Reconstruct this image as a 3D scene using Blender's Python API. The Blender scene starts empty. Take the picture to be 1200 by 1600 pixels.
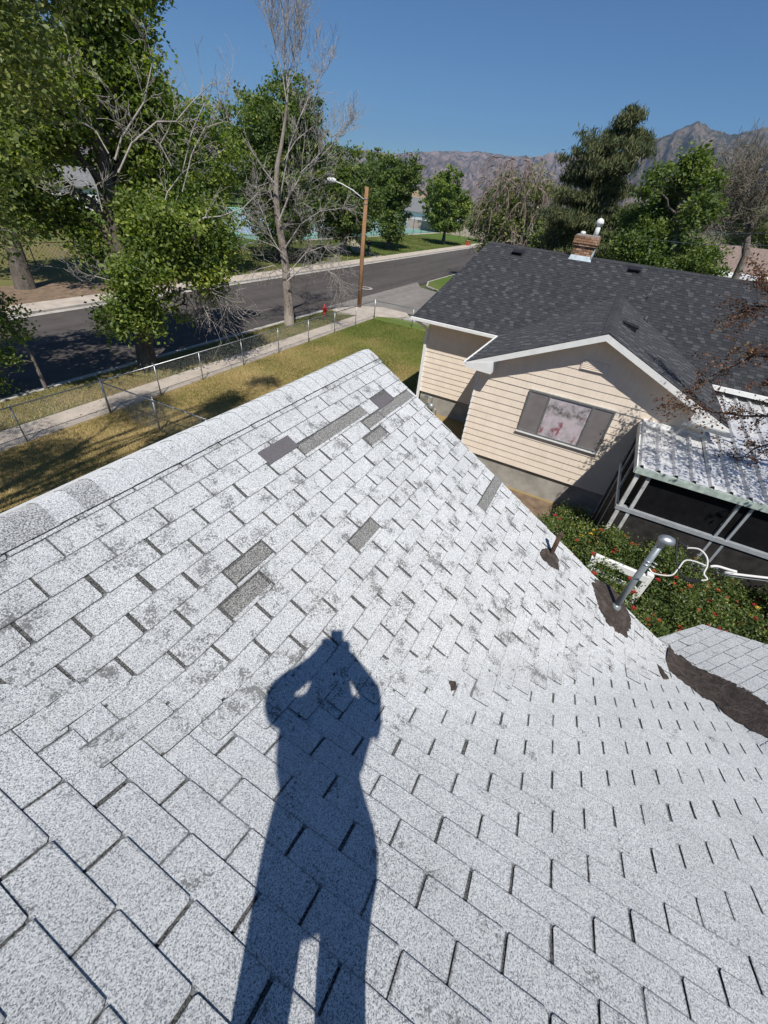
import bpy, math, random
import numpy as np
from mathutils import Vector, Matrix, noise as mnoise

SC = bpy.context.scene
COL = SC.collection
rng = np.random.default_rng(7)
random.seed(7)
UP = np.array([0.0, 0.0, 7.0])

# ------------------------------------------------------------------ camera, light, exposure
# rows: picture right, picture down, forward (world X = along the street, Y = towards it, Z = up; the lens is 7 m over the ground)
RC = np.array([[0.46497, -0.880196, 0.095177], [-0.516814, -0.357142, -0.778044], [0.718823, 0.312578, -0.620958]])
FPX = 632.68
cam = bpy.data.cameras.new('camera')
cam.sensor_fit = 'VERTICAL'; cam.sensor_height = 36.0; cam.lens = 36.0 * FPX / 1600.0
cam.clip_start = 0.01; cam.clip_end = 20000
camo = bpy.data.objects.new('camera', cam); COL.objects.link(camo)
r0, r1, r2 = RC
camo.matrix_world = Matrix(((r0[0], -r1[0], -r2[0], 0), (r0[1], -r1[1], -r2[1], 0), (r0[2], -r1[2], -r2[2], 7.0), (0, 0, 0, 1)))
SC.camera = camo

TOSUN = np.array([-0.4874, -0.2935, 0.8224])
SUN_EL = math.asin(TOSUN[2]); 
w = bpy.data.worlds.new('World'); SC.world = w; w.use_nodes = True
nt = w.node_tree; nt.nodes.clear()
sky = nt.nodes.new('ShaderNodeTexSky'); sky.sky_type = 'NISHITA'; sky.sun_disc = False
sky.sun_elevation = SUN_EL; sky.sun_rotation = math.atan2(TOSUN[0], TOSUN[1]) % (2 * math.pi)
sky.altitude = 1500; sky.air_density = 1.15; sky.dust_density = 0.0; sky.ozone_density = 5.0
bg = nt.nodes.new('ShaderNodeBackground'); bg.inputs['Strength'].default_value = 0.074
wo = nt.nodes.new('ShaderNodeOutputWorld')
tn = nt.nodes.new('ShaderNodeMix'); tn.data_type = 'RGBA'; tn.blend_type = 'MULTIPLY'; tn.inputs[0].default_value = 1.0; tn.inputs[7].default_value = (0.66, 0.87, 1.04, 1)
nt.links.new(sky.outputs[0], tn.inputs[6]); nt.links.new(tn.outputs[2], bg.inputs['Color']); nt.links.new(bg.outputs[0], wo.inputs['Surface'])
sl = bpy.data.lights.new('sun', 'SUN'); sl.energy = 5.0; sl.angle = math.radians(0.55); sl.color = (1.0, 0.955, 0.89)
so = bpy.data.objects.new('sun', sl); COL.objects.link(so)
so.rotation_euler = Vector(TOSUN).to_track_quat('Z', 'Y').to_euler(); so.location = (-10, -6, 20)
SC.view_settings.view_transform = 'Standard'; SC.view_settings.look = 'None'
SC.view_settings.gamma = 1; SC.view_settings.exposure = 0.0; SC.view_settings.use_curve_mapping = False
SC.cycles.max_bounces = 6; SC.cycles.transparent_max_bounces = 8; SC.cycles.volume_bounces = 0

# ------------------------------------------------------------------ measuring helpers
def sight(u, v):
    return RC.T @ np.array([u - 600.0, v - 800.0, FPX])
def at_r(u, v, r):                      # point at horizontal distance r
    d = sight(u, v); return d * r / math.hypot(d[0], d[1]) + UP
def at_z(u, v, z=0.0):
    d = sight(u, v); return d * (z - 7.0) / d[2] + UP
def at_plane(u, v, n, d):               # n.(P-UP) = d
    q = sight(u, v); return q * d / (np.array(n) @ q) + UP

# ------------------------------------------------------------------ object helpers
def link(o, parent=None):
    COL.objects.link(o)
    if parent is not None: o.parent = parent
    return o
def tag(o, label=None, cat=None, group=None, kind=None):
    if label: o['label'] = label
    if cat: o['category'] = cat
    if group: o['group'] = group
    if kind: o['kind'] = kind
    return o
def thing(name, label, cat, loc=(0, 0, 0), rz=0.0, group=None):
    o = bpy.data.objects.new(name, None); o.empty_display_size = 0.2
    o.location = loc; o.rotation_euler = (0, 0, rz)
    link(o); return tag(o, label, cat, group)
def mesh_np(name, V, F, mats, smooth=False, mi=None, uv=None, tint=None):
    """V n x 3, F list of tuples or array m x k."""
    me = bpy.data.meshes.new(name)
    V = np.asarray(V, dtype=np.float32)
    if isinstance(F, np.ndarray):
        m, k = F.shape
        me.vertices.add(len(V)); me.vertices.foreach_set('co', V.ravel())
        me.loops.add(m * k); me.loops.foreach_set('vertex_index', F.astype(np.int32).ravel())
        me.polygons.add(m)
        me.polygons.foreach_set('loop_start', np.arange(0, m * k, k, dtype=np.int32))
        me.polygons.foreach_set('loop_total', np.full(m, k, dtype=np.int32))
    else:
        me.from_pydata(V.tolist(), [], F)
    if not isinstance(mats, (list, tuple)): mats = [mats]
    for mm in mats: me.materials.append(mm)
    if mi is not None: me.polygons.foreach_set('material_index', np.asarray(mi, dtype=np.int32))
    if uv is not None:
        l = me.uv_layers.new(name='UVMap'); l.data.foreach_set('uv', np.asarray(uv, dtype=np.float32).ravel())
    if tint is not None:
        a = me.attributes.new('tint', 'FLOAT', 'POINT'); a.data.foreach_set('value', np.asarray(tint, dtype=np.float32))
    if smooth: me.polygons.foreach_set('use_smooth', np.ones(len(me.polygons), dtype=bool))
    me.update(calc_edges=True)
    return me
def mobj(name, me, parent=None):
    return link(bpy.data.objects.new(name, me), parent)

class MB:
    """collects shapes, links them as one mesh object"""
    def __init__(s): s.V = []; s.F = []; s.M = []
    def add(s, V, F, m=0):
        b = len(s.V); s.V += [tuple(map(float, v)) for v in V]; s.F += [tuple(b + i for i in f) for f in F]; s.M += [m] * len(F)
    def box(s, c, size, rz=0.0, m=0, M=None):
        x, y, z = [q / 2 for q in size]
        P = [(-x, -y, -z), (x, -y, -z), (x, y, -z), (-x, y, -z), (-x, -y, z), (x, -y, z), (x, y, z), (-x, y, z)]
        R = M if M is not None else Matrix.Rotation(rz, 3, 'Z')
        V = [tuple(Vector(c) + R @ Vector(p)) for p in P]
        s.add(V, [(0, 3, 2, 1), (4, 5, 6, 7), (0, 1, 5, 4), (1, 2, 6, 5), (2, 3, 7, 6), (3, 0, 4, 7)], m)
    def lohi(s, a, b, m=0):
        s.box([(a[i] + b[i]) / 2 for i in range(3)], [abs(b[i] - a[i]) for i in range(3)], 0, m)
    def hexa(s, P, m=0):   # 8 points bottom 4 then top 4
        s.add(P, [(0, 3, 2, 1), (4, 5, 6, 7), (0, 1, 5, 4), (1, 2, 6, 5), (2, 3, 7, 6), (3, 0, 4, 7)], m)
    def prism(s, poly, h, m=0):      # poly 3d points, h offset vector
        n = len(poly); V = list(poly) + [tuple(np.array(p) + np.array(h)) for p in poly]
        s.add(V, [tuple(range(n))[::-1], tuple(range(n, 2 * n))] + [(i, (i + 1) % n, n + (i + 1) % n, n + i) for i in range(n)], m)
    def bar(s, a, b, wd, ht, m=0):       # rectangular bar from a to b
        a = Vector(a); b = Vector(b); d = b - a; L = d.length
        q = d.to_track_quat('X', 'Z').to_matrix()
        s.box((a + b) / 2, (L, wd, ht), 0, m, q)
    def tube(s, pts, rad, k=6, m=0, cap=True):
        pts = [Vector(p) for p in pts]; n = len(pts)
        if not hasattr(rad, '__len__'): rad = [rad] * n
        b = len(s.V); prev = None
        for i, p in enumerate(pts):
            d = (pts[min(i + 1, n - 1)] - pts[max(i - 1, 0)])
            if d.length < 1e-9: d = Vector((0, 0, 1))
            d.normalize()
            if prev is None:
                a = d.orthogonal().normalized()
            else:
                a = (prev - d * prev.dot(d))
                a = a.normalized() if a.length > 1e-6 else d.orthogonal().normalized()
            prev = a; c = d.cross(a)
            for j in range(k):
                t = 2 * math.pi * j / k
                s.V.append(tuple(p + (a * math.cos(t) + c * math.sin(t)) * rad[i]))
        for i in range(n - 1):
            for j in range(k):
                s.F.append((b + i * k + j, b + i * k + (j + 1) % k, b + (i + 1) * k + (j + 1) % k, b + (i + 1) * k + j)); s.M.append(m)
        if cap:
            s.F.append(tuple(b + j for j in range(k))[::-1]); s.M.append(m)
            s.F.append(tuple(b + (n - 1) * k + j for j in range(k))); s.M.append(m)
    def lathe(s, c, prof, k=16, m=0, axis=(0, 0, 1)):   # prof [(r,h)]
        R = Vector(axis).to_track_quat('Z', 'Y').to_matrix(); b = len(s.V); n = len(prof)
        for r, h in prof:
            for j in range(k):
                t = 2 * math.pi * j / k
                s.V.append(tuple(Vector(c) + R @ Vector((r * math.cos(t), r * math.sin(t), h))))
        for i in range(n - 1):
            for j in range(k):
                s.F.append((b + i * k + j, b + i * k + (j + 1) % k, b + (i + 1) * k + (j + 1) % k, b + (i + 1) * k + j)); s.M.append(m)
        s.F.append(tuple(b + j for j in range(k))[::-1]); s.M.append(m)
        s.F.append(tuple(b + (n - 1) * k + j for j in range(k))); s.M.append(m)
    def build(s, name, mats, parent=None, smooth=False, kind=None):
        o = mobj(name, mesh_np(name, np.array(s.V), s.F, mats, smooth, s.M), parent)
        if kind: o['kind'] = kind
        return o

# ------------------------------------------------------------------ materials
MATS = {}
def new_mat(name):
    m = bpy.data.materials.new(name); m.use_nodes = True
    t = m.node_tree; t.nodes.clear(); MATS[name] = m
    return m, t
def N(t, kind, **kw):
    n = t.nodes.new(kind)
    for k, v in kw.items():
        if k.startswith('i_'): n.inputs[k[2:].replace('_', ' ')].default_value = v
        else: setattr(n, k, v)
    return n
def ramp(t, src, stops):
    r = t.nodes.new('ShaderNodeValToRGB'); e = r.color_ramp.elements
    while len(e) > 1: e.remove(e[-1])
    e[0].position = stops[0][0]; e[0].color = (*stops[0][1], 1)
    for p, c in stops[1:]:
        q = e.new(p); q.color = (*c, 1)
    t.links.new(src, r.inputs[0]); return r.outputs[0]
def g3(v): return (v, v, v)
def mixc(t, fac, a, b, mode='MIX'):
    n = t.nodes.new('ShaderNodeMix'); n.data_type = 'RGBA'; n.blend_type = mode
    for s_, v in ((n.inputs[0], fac), (n.inputs[6], a), (n.inputs[7], b)):
        if hasattr(v, 'links') or hasattr(v, 'is_linked'): t.links.new(v, s_)
        else: s_.default_value = v if not isinstance(v, tuple) else (*v, 1)[:4]
    return n.outputs[2]
def mth(t, op, a, b=None, c=None, clamp=False):
    n = t.nodes.new('ShaderNodeMath'); n.operation = op; n.use_clamp = clamp
    for i, v in enumerate((a, b, c)):
        if v is None: continue
        if hasattr(v, 'is_linked'): t.links.new(v, n.inputs[i])
        else: n.inputs[i].default_value = v
    return n.outputs[0]
def noise(t, scale, detail=3, rough=0.55, vec=None, dist=0.0):
    n = N(t, 'ShaderNodeTexNoise'); n.inputs['Scale'].default_value = scale; n.inputs['Detail'].default_value = detail
    n.inputs['Roughness'].default_value = rough; n.inputs['Distortion'].default_value = dist
    if vec is None: vec = pos(t)
    t.links.new(vec, n.inputs['Vector']); return n.outputs['Fac']
def pos(t):
    for n in t.nodes:
        if n.bl_idname == 'ShaderNodeNewGeometry': return n.outputs['Position']
    return t.nodes.new('ShaderNodeNewGeometry').outputs['Position']
def finish(m, t, col, rough=0.8, spec=0.3, metal=0.0, bump=None, bdist=0.01, bstr=0.6, trans=None, alpha=None):
    b = t.nodes.new('ShaderNodeBsdfPrincipled'); o = t.nodes.new('ShaderNodeOutputMaterial')
    def put(s_, v):
        if hasattr(v, 'is_linked'): t.links.new(v, s_)
        elif isinstance(v, tuple): s_.default_value = (*v, 1)[:4]
        else: s_.default_value = v
    b.inputs['Diffuse Roughness'].default_value = 1.0 if 'shingle' in m.name or 'cap' in m.name else 0.3
    put(b.inputs['Base Color'], col); put(b.inputs['Roughness'], rough); put(b.inputs['Metallic'], metal)
    b.inputs['Specular IOR Level'].default_value = spec
    if bump is not None:
        bn = t.nodes.new('ShaderNodeBump'); bn.inputs['Strength'].default_value = bstr; bn.inputs['Distance'].default_value = bdist
        t.links.new(bump, bn.inputs['Height']); t.links.new(bn.outputs[0], b.inputs['Normal'])
    sh = b.outputs[0]
    if trans is not None:
        tr = t.nodes.new('ShaderNodeBsdfTranslucent'); put(tr.inputs['Color'], trans)
        mx = t.nodes.new('ShaderNodeAddShader'); t.links.new(sh, mx.inputs[0]); t.links.new(tr.outputs[0], mx.inputs[1]); sh = mx.outputs[0]
    t.links.new(sh, o.inputs['Surface']); return m
def simple(name, col, rough=0.7, spec=0.3, metal=0.0, var=0.15, scale=8.0, bump=0.0, bscale=60.0):
    m, t = new_mat(name)
    n = noise(t, scale, 4)
    c = ramp(t, n, [(0.3, tuple(q * (1 - var) for q in col)), (0.7, tuple(min(1, q * (1 + var)) for q in col))])
    return finish(m, t, c, rough, spec, metal, noise(t, bscale, 2) if bump else None, bump if bump else 0.01, 0.7)

def shingle_mat(name, moss, tintc=(1, 1, 1)):
    m, t = new_mat(name)
    vo = N(t, 'ShaderNodeTexVoronoi'); vo.inputs['Scale'].default_value = 340; t.links.new(pos(t), vo.inputs['Vector'])
    sv = N(t, 'ShaderNodeSeparateColor'); t.links.new(vo.outputs['Color'], sv.inputs[0])
    sp = mth(t, 'ADD', mth(t, 'MULTIPLY', sv.outputs[0], 0.50), mth(t, 'MULTIPLY', noise(t, 170, 2, 0.7), 0.5))
    base = ramp(t, sp, [(0.25, (0.20, 0.21, 0.225)), (0.36, (0.44, 0.45, 0.46)), (0.50, (0.64, 0.645, 0.64)), (0.66, (0.80, 0.80, 0.78))])
    # large patchy fading
    lf = ramp(t, noise(t, 2.2, 3), [(0.3, g3(0.88)), (0.7, g3(1.0))])
    base = mixc(t, 1.0, base, lf, 'MULTIPLY')
    # dark lichen clumps
    a = noise(t, 7.0, 5, 0.7); b = noise(t, 95, 2, 0.6)
    k = mth(t, 'ADD', a, mth(t, 'MULTIPLY', b, 0.55))
    hi = 0.98 - moss
    mk = ramp(t, k, [(hi - 0.03, g3(0)), (hi + 0.05, g3(1))])
    base = mixc(t, mth(t, 'MULTIPLY', mk, 0.75), base, (0.13, 0.13, 0.125))
    # dirt beside the slots; dirt and painted edge shadow along the butt line (UV: x across tab, y up the slope, in metres)
    uv = N(t, 'ShaderNodeUVMap').outputs[0]
    sx = N(t, 'ShaderNodeSeparateXYZ'); t.links.new(uv, sx.inputs[0])
    wob = mth(t, 'MULTIPLY', mth(t, 'SUBTRACT', noise(t, 75, 4, 0.7), 0.5), 0.026)
    yy = mth(t, 'ADD', sx.outputs[1], wob)
    top = ramp(t, yy, [(0.1225, g3(0)), (0.1275, g3(.9))])
    side = mth(t, 'MINIMUM', sx.outputs[0], mth(t, 'SUBTRACT', 0.305, sx.outputs[0]))
    side = mth(t, 'ADD', side, wob)
    sd = ramp(t, side, [(0.001, g3(1)), (0.0085, g3(0))])
    low = mth(t, 'ADD', sx.outputs[1], wob); ld = ramp(t, low, [(0.0, g3(.5)), (0.0035, g3(0))])
    d = mth(t, 'MAXIMUM', mth(t, 'MAXIMUM', top, sd), ld)
    base = mixc(t, mth(t, 'MULTIPLY', d, 0.8), base, (0.07, 0.07, 0.072))
    base = mixc(t, 1.0, base, tintc, 'MULTIPLY')
    return finish(m, t, base, 0.92, 0.15, 0, sp, 0.0035, 0.8)
M_SHA = shingle_mat('shingle_worn', 0.115, (0.90, 0.915, 0.93))
M_SHB = shingle_mat('shingle_clean', 0.045, (0.915, 0.935, 0.955))
def speck(name, lo, hi, scale=180, bump=0.003, rough=0.95):
    m, t = new_mat(name); sp = noise(t, scale, 2, 0.7)
    c = ramp(t, sp, [(0.40, lo), (0.62, hi)])
    return finish(m, t, c, rough, 0.15, 0, sp, bump, 0.8)
M_EDGE = speck('shingle_edge', (0.035,) * 3, (0.10,) * 3)
M_DECK = speck('shingle_under', (0.025, 0.027, 0.03), (0.20, 0.20, 0.19))
M_STRIP = speck('bare_strip', (0.06, 0.062, 0.064), (0.42, 0.41, 0.385), 170)
M_CAPD = speck('worn_cap', (0.14, 0.145, 0.15), (0.58, 0.59, 0.60), 150)
M_FELT = speck('felt_patch', (0.12, 0.112, 0.118), (0.16, 0.15, 0.157), 120, 0.001)
def tar():
    m, t = new_mat('roof_tar'); a = noise(t, 9, 6, 0.7, dist=1.5); b = noise(t, 70, 3)
    c = ramp(t, a, [(0.3, (0.030, 0.023, 0.019)), (0.5, (0.062, 0.048, 0.040)), (0.72, (0.135, 0.112, 0.096))])
    return finish(m, t, c, 0.75, 0.35, 0, mth(t, 'ADD', a, mth(t, 'MULTIPLY', b, 0.4)), 0.03, 0.9)
M_TAR = tar()
M_NSH = []
for i, c in enumerate(((0.041, 0.043, 0.047), (0.049, 0.051, 0.056), (0.058, 0.060, 0.065), (0.083, 0.086, 0.091))):
    M_NSH.append(speck('charcoal_shingle_%s' % ('abcd'[i]), tuple(q * 0.7 for q in c), tuple(q * 1.35 for q in c), 60))
def siding():
    m, t = new_mat('cream_siding'); n = noise(t, 3, 4)
    c = ramp(t, n, [(0.3, (0.77, 0.665, 0.55)), (0.7, (0.84, 0.74, 0.625))])
    # rain streaks running down
    mp = N(t, 'ShaderNodeMapping'); mp.inputs['Scale'].default_value = (6, 6, 0.6); t.links.new(pos(t), mp.inputs[0])
    s = ramp(t, noise(t, 3, 4, 0.6, mp.outputs[0]), [(0.45, g3(1)), (0.8, g3(0.9))])
    return finish(m, t, mixc(t, 1.0, c, s, 'MULTIPLY'), 0.6, 0.3, 0, noise(t, 90, 2), 0.001, 0.4)
M_SIDE = siding()
M_WHITE = simple('white_paint', (0.78, 0.78, 0.76), 0.5, 0.35, var=0.06, scale=5)
M_GUTTER = simple('grey_gutter', (0.42, 0.44, 0.46), 0.45, 0.4, 0.3, var=0.12)
M_FOUND = simple('foundation_concrete', (0.36, 0.34, 0.30), 0.9, 0.2, var=0.22, scale=2.5, bump=0.004)
M_CONC = simple('pale_concrete', (0.46, 0.40, 0.34), 0.9, 0.2, var=0.16, scale=1.4, bump=0.003)
M_CONCF = simple('kerb_concrete', (0.40, 0.375, 0.34), 0.9, 0.2, var=0.18, scale=1.7, bump=0.003)
def asphalt(name, a, b, sc=0.5):
    m, t = new_mat(name)
    mp = N(t, 'ShaderNodeMapping'); mp.inputs['Scale'].default_value = (0.06, 1.0, 1.0); t.links.new(pos(t), mp.inputs[0])
    lanes = noise(t, 0.55, 3, 0.6, mp.outputs[0]); f = noise(t, 1.3, 5, 0.6); g = noise(t, 60, 2)
    k = mth(t, 'ADD', mth(t, 'MULTIPLY', lanes, 0.6), mth(t, 'MULTIPLY', f, 0.4))
    c = ramp(t, k, [(0.38, a), (0.62, b)])
    c = mixc(t, 1.0, c, ramp(t, g, [(0.3, g3(0.75)), (0.7, g3(1.2))]), 'MULTIPLY')
    # hairline cracks
    v = N(t, 'ShaderNodeTexVoronoi'); v.feature = 'DISTANCE_TO_EDGE'; v.inputs['Scale'].default_value = 0.22
    wv = N(t, 'ShaderNodeVectorMath'); wv.operation = 'ADD'; nn = N(t, 'ShaderNodeTexNoise'); nn.inputs['Scale'].default_value = 0.9
    t.links.new(pos(t), nn.inputs['Vector']); t.links.new(pos(t), wv.inputs[0]); t.links.new(nn.outputs['Color'], wv.inputs[1]); t.links.new(wv.outputs[0], v.inputs['Vector'])
    cr = ramp(t, v.outputs['Distance'], [(0.002, g3(0.62)), (0.006, g3(1))])
    c = mixc(t, 1.0, c, cr, 'MULTIPLY')
    return finish(m, t, c, 0.85, 0.25, 0, g, 0.004, 0.6)
M_ASPH = asphalt('dark_asphalt', (0.066, 0.058, 0.054), (0.100, 0.089, 0.083))
M_ASPH2 = asphalt('old_asphalt', (0.17, 0.155, 0.142), (0.25, 0.23, 0.21))
def grass_mat(name, dry, green, bias, sc=0.35, split=None):
    m, t = new_mat(name)
    a = noise(t, sc, 4, 0.6); f = noise(t, 14, 4, 0.7); k = mth(t, 'ADD', mth(t, 'MULTIPLY', a, 0.75), mth(t, 'MULTIPLY', f, 0.25))
    if split is not None:       # greener to one side of the yard (watering), along world X
        sx = N(t, 'ShaderNodeSeparateXYZ'); t.links.new(pos(t), sx.inputs[0])
        mr = N(t, 'ShaderNodeMapRange'); t.links.new(sx.outputs[0], mr.inputs[0])
        mr.inputs[1].default_value = split[0]; mr.inputs[2].default_value = split[1]; mr.inputs[3].default_value = -0.12; mr.inputs[4].default_value = split[2]
        k = mth(t, 'ADD', k, mr.outputs[0])
    c = ramp(t, k, [(bias - 0.1, dry), (bias + 0.12, green)])
    c = mixc(t, 1.0, c, ramp(t, noise(t, 45, 3, 0.7), [(0.3, g3(0.62)), (0.7, g3(1.35))]), 'MULTIPLY')
    return finish(m, t, c, 0.95, 0.1, 0, f, 0.03, 0.8)
M_YARD = grass_mat('dry_lawn', (0.32, 0.235, 0.105), (0.13, 0.18, 0.035), 0.56, 0.4, (12.0, 26.0, 0.26))
M_VERGE = grass_mat('verge_lawn', (0.24, 0.19, 0.115), (0.07, 0.10, 0.03), 0.52)
M_PARK = grass_mat('park_lawn', (0.19, 0.16, 0.07), (0.085, 0.135, 0.03), 0.47, 0.12, (20.0, 60.0, 0.16))
M_DIRT = simple('bare_earth', (0.20, 0.145, 0.10), 0.95, 0.1, var=0.35, scale=2.5, bump=0.02, bscale=25)
def plain_ground():
    m, t = new_mat('valley_floor'); c = ramp(t, noise(t, 0.02, 5), [(0.35, (0.07, 0.09, 0.035)), (0.65, (0.16, 0.14, 0.08))])
    return finish(m, t, c, 0.95, 0.1)
M_LAND = plain_ground()
def bark(name, a, b, sc=6):
    m, t = new_mat(name); mp = N(t, 'ShaderNodeMapping'); mp.inputs['Scale'].default_value = (1, 1, 0.22); t.links.new(pos(t), mp.inputs[0])
    n = noise(t, sc, 5, 0.7, mp.outputs[0]); n2 = noise(t, sc * 5, 3, 0.6, mp.outputs[0]); k = mth(t, 'ADD', mth(t, 'MULTIPLY', n, 0.6), mth(t, 'MULTIPLY', n2, 0.4))
    return finish(m, t, ramp(t, k, [(0.35, a), (0.65, b)]), 0.95, 0.1, 0, n2, 0.05, 1.0)
M_BARK = bark('grey_bark', (0.055, 0.045, 0.037), (0.22, 0.19, 0.165))
M_BARKW = bark('pale_bark', (0.16, 0.125, 0.10), (0.50, 0.44, 0.38), 5)
M_DEAD = bark('dead_wood', (0.32, 0.285, 0.26), (0.60, 0.56, 0.52), 9)
M_TWIG = bark('grey_twig', (0.16, 0.135, 0.12), (0.30, 0.26, 0.235), 9)
def leaf(name, cols, tr=0.5, rough=0.55):
    m, t = new_mat(name)
    at = N(t, 'ShaderNodeAttribute'); at.attribute_name = 'tint'
    n = len(cols); c = ramp(t, at.outputs['Fac'], [(i / (n - 1), cc) for i, cc in enumerate(cols)])
    return finish(m, t, c, rough, 0.35, 0, trans=mixc(t, 1.0, c, (tr * 1.1, tr * 1.25, tr * 0.35), 'MULTIPLY'))
M_LEAF = leaf('maple_leaf', [(0.0450, 0.0725, 0.0175), (0.0900, 0.1275, 0.0250), (0.1500, 0.1875, 0.0350), (0.2625, 0.2812, 0.0562)], 0.8)
M_LEAFD = leaf('dark_leaf', [(0.0390, 0.0650, 0.0182), (0.0702, 0.1040, 0.0247), (0.1092, 0.1456, 0.0325), (0.1820, 0.2015, 0.0455)], 0.7)
M_LEAFO = leaf('olive_leaf', [(0.0540, 0.0780, 0.0240), (0.0936, 0.1200, 0.0324), (0.1440, 0.1680, 0.0456), (0.2160, 0.2160, 0.0720)], 0.6)
M_PINE = leaf('pine_needle', [(0.0420, 0.0600, 0.0264), (0.0780, 0.0984, 0.0384), (0.1260, 0.1380, 0.0540), (0.1920, 0.1800, 0.0780)], 0.2, 0.7)
M_PURP = leaf('bronze_leaf', [(0.045, 0.018, 0.014), (0.10, 0.035, 0.02), (0.16, 0.07, 0.03), (0.12, 0.10, 0.03)], 0.5)
M_ROSE = leaf('rose_leaf', [(0.035, 0.06, 0.018), (0.068, 0.10, 0.026), (0.115, 0.15, 0.038), (0.19, 0.215, 0.06)], 0.45, 0.4)
M_RED = simple('red_petal', (0.33, 0.03, 0.03), 0.6, 0.2, var=0.3, scale=30)
M_ORG = simple('orange_petal', (0.42, 0.10, 0.035), 0.6, 0.2, var=0.3, scale=30)
M_YEL = simple('yellow_petal', (0.75, 0.52, 0.05), 0.6, 0.2, var=0.2, scale=30)
M_BLADE = leaf('grass_blade', [(0.07, 0.10, 0.02), (0.17, 0.17, 0.045), (0.33, 0.26, 0.11), (0.48, 0.38, 0.20)], 0.3, 0.8)
M_GALV = simple('galvanised_steel', (0.42, 0.44, 0.45), 0.42, 0.5, 0.75, var=0.15, scale=12)
M_MESHW = simple('fence_wire', (0.40, 0.41, 0.42), 0.55, 0.4, 0.5, var=0.1)
M_DGREEN = simple('dark_green_fence', (0.02, 0.035, 0.03), 0.6, 0.3, var=0.1)
M_POLE = bark('pole_timber', (0.30, 0.165, 0.085), (0.46, 0.27, 0.15), 4)
M_RUST = simple('rusty_pipe', (0.10, 0.065, 0.05), 0.85, 0.2, 0.2, var=0.4, scale=25, bump=0.002)
M_PIPE = simple('grey_pipe', (0.33, 0.37, 0.38), 0.42, 0.45, 0.45, var=0.14, scale=10)
M_HYD = simple('hydrant_red', (0.45, 0.035, 0.03), 0.45, 0.4, var=0.15)
M_BLACK = simple('black_rubber', (0.02, 0.02, 0.022), 0.6, 0.3, var=0.2)
M_CABW = simple('white_cable', (0.74, 0.72, 0.68), 0.5, 0.3, var=0.06)
M_SCREEN = simple('shade_dark_screen', (0.008, 0.008, 0.009), 0.9, 0.1, var=0.3)  # near-black puts the dark porch interior into the screen colour
M_TENB = simple('court_blue', (0.24, 0.33, 0.40), 0.8, 0.2, var=0.06, scale=0.4)
M_TENG = simple('court_green', (0.20, 0.36, 0.30), 0.8, 0.2, var=0.06, scale=0.4)
def brick_m(name, c): return simple(name, c, 0.92, 0.15, var=0.3, scale=14, bump=0.004)
M_BR = [brick_m('brick_tan', (0.34, 0.20, 0.12)), brick_m('brick_brown', (0.22, 0.13, 0.09)), brick_m('brick_pale', (0.46, 0.30, 0.20))]
M_MORT = simple('mortar', (0.34, 0.30, 0.27), 0.95, 0.1, var=0.2)
M_FLASH = simple('blue_grey_flashing', (0.46, 0.54, 0.58), 0.5, 0.4, 0.2, var=0.2, scale=10)
def awn():
    m, t = new_mat('awning_metal'); n = noise(t, 2.5, 5, 0.6); st = noise(t, 14, 3)
    c = ramp(t, n, [(0.35, (0.62, 0.63, 0.65)), (0.6, (0.86, 0.86, 0.85))])  # bluish blotches paint reflections into the metal colour
    c = mixc(t, 1.0, c, ramp(t, st, [(0.35, g3(0.8)), (0.6, g3(1))]), 'MULTIPLY')
    return finish(m, t, c, ramp(t, noise(t, 6, 3), [(0.4, g3(0.22)), (0.6, g3(0.5))]), 0.5, 0.3, noise(t, 5, 3), 0.02, 0.6)
M_AWN = awn()
def glass(name, c, rough=0.12):
    m, t = new_mat(name)
    return finish(m, t, c, rough, 0.6)
M_SCRN = simple('window_screen', (0.20, 0.18, 0.18), 0.5, 0.5, var=0.12, scale=4)
def curtain():
    m, t = new_mat('stained_blind_glass'); a = noise(t, 3.2, 5, 0.7); mp = N(t, 'ShaderNodeMapping'); mp.inputs['Scale'].default_value = (1, 1, 0.45); t.links.new(pos(t), mp.inputs[0]); b = noise(t, 3.6, 5, 0.6, mp.outputs[0], 0.4)
    c = ramp(t, a, [(0.34, (0.13, 0.12, 0.11)), (0.47, (0.42, 0.38, 0.40)), (0.6, (0.56, 0.50, 0.53))])
    r = ramp(t, b, [(0.55, g3(0)), (0.62, g3(1))])
    c = mixc(t, mth(t, 'MULTIPLY', r, 0.8), c, (0.25, 0.05, 0.07))
    return finish(m, t, c, 0.25, 0.55)
M_CURT = curtain()
def mountain(name, lo, hi, gr, sc):
    m, t = new_mat(name)
    a = noise(t, sc, 8, 0.62); b = noise(t, sc * 6, 6, 0.7)
    c = ramp(t, a, [(0.35, lo), (0.62, hi)])
    g = ramp(t, mth(t, 'ADD', mth(t, 'MULTIPLY', b, 0.6), mth(t, 'MULTIPLY', noise(t, sc * 1.7, 5), 0.4)), [(0.47, g3(0)), (0.56, g3(1))])
    c = mixc(t, mth(t, 'MULTIPLY', g, 0.85), c, gr)
    return finish(m, t, c, 1.0, 0.0, 0, b, 30, 1.0)
M_MTA = mountain('pink_grey_mountain', (0.20, 0.15, 0.125), (0.40, 0.31, 0.26), (0.060, 0.066, 0.045), 0.0035)
M_MTB = mountain('green_grey_mountain', (0.15, 0.12, 0.09), (0.27, 0.215, 0.165), (0.040, 0.055, 0.028), 0.0045)
exec_marker = None

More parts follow.
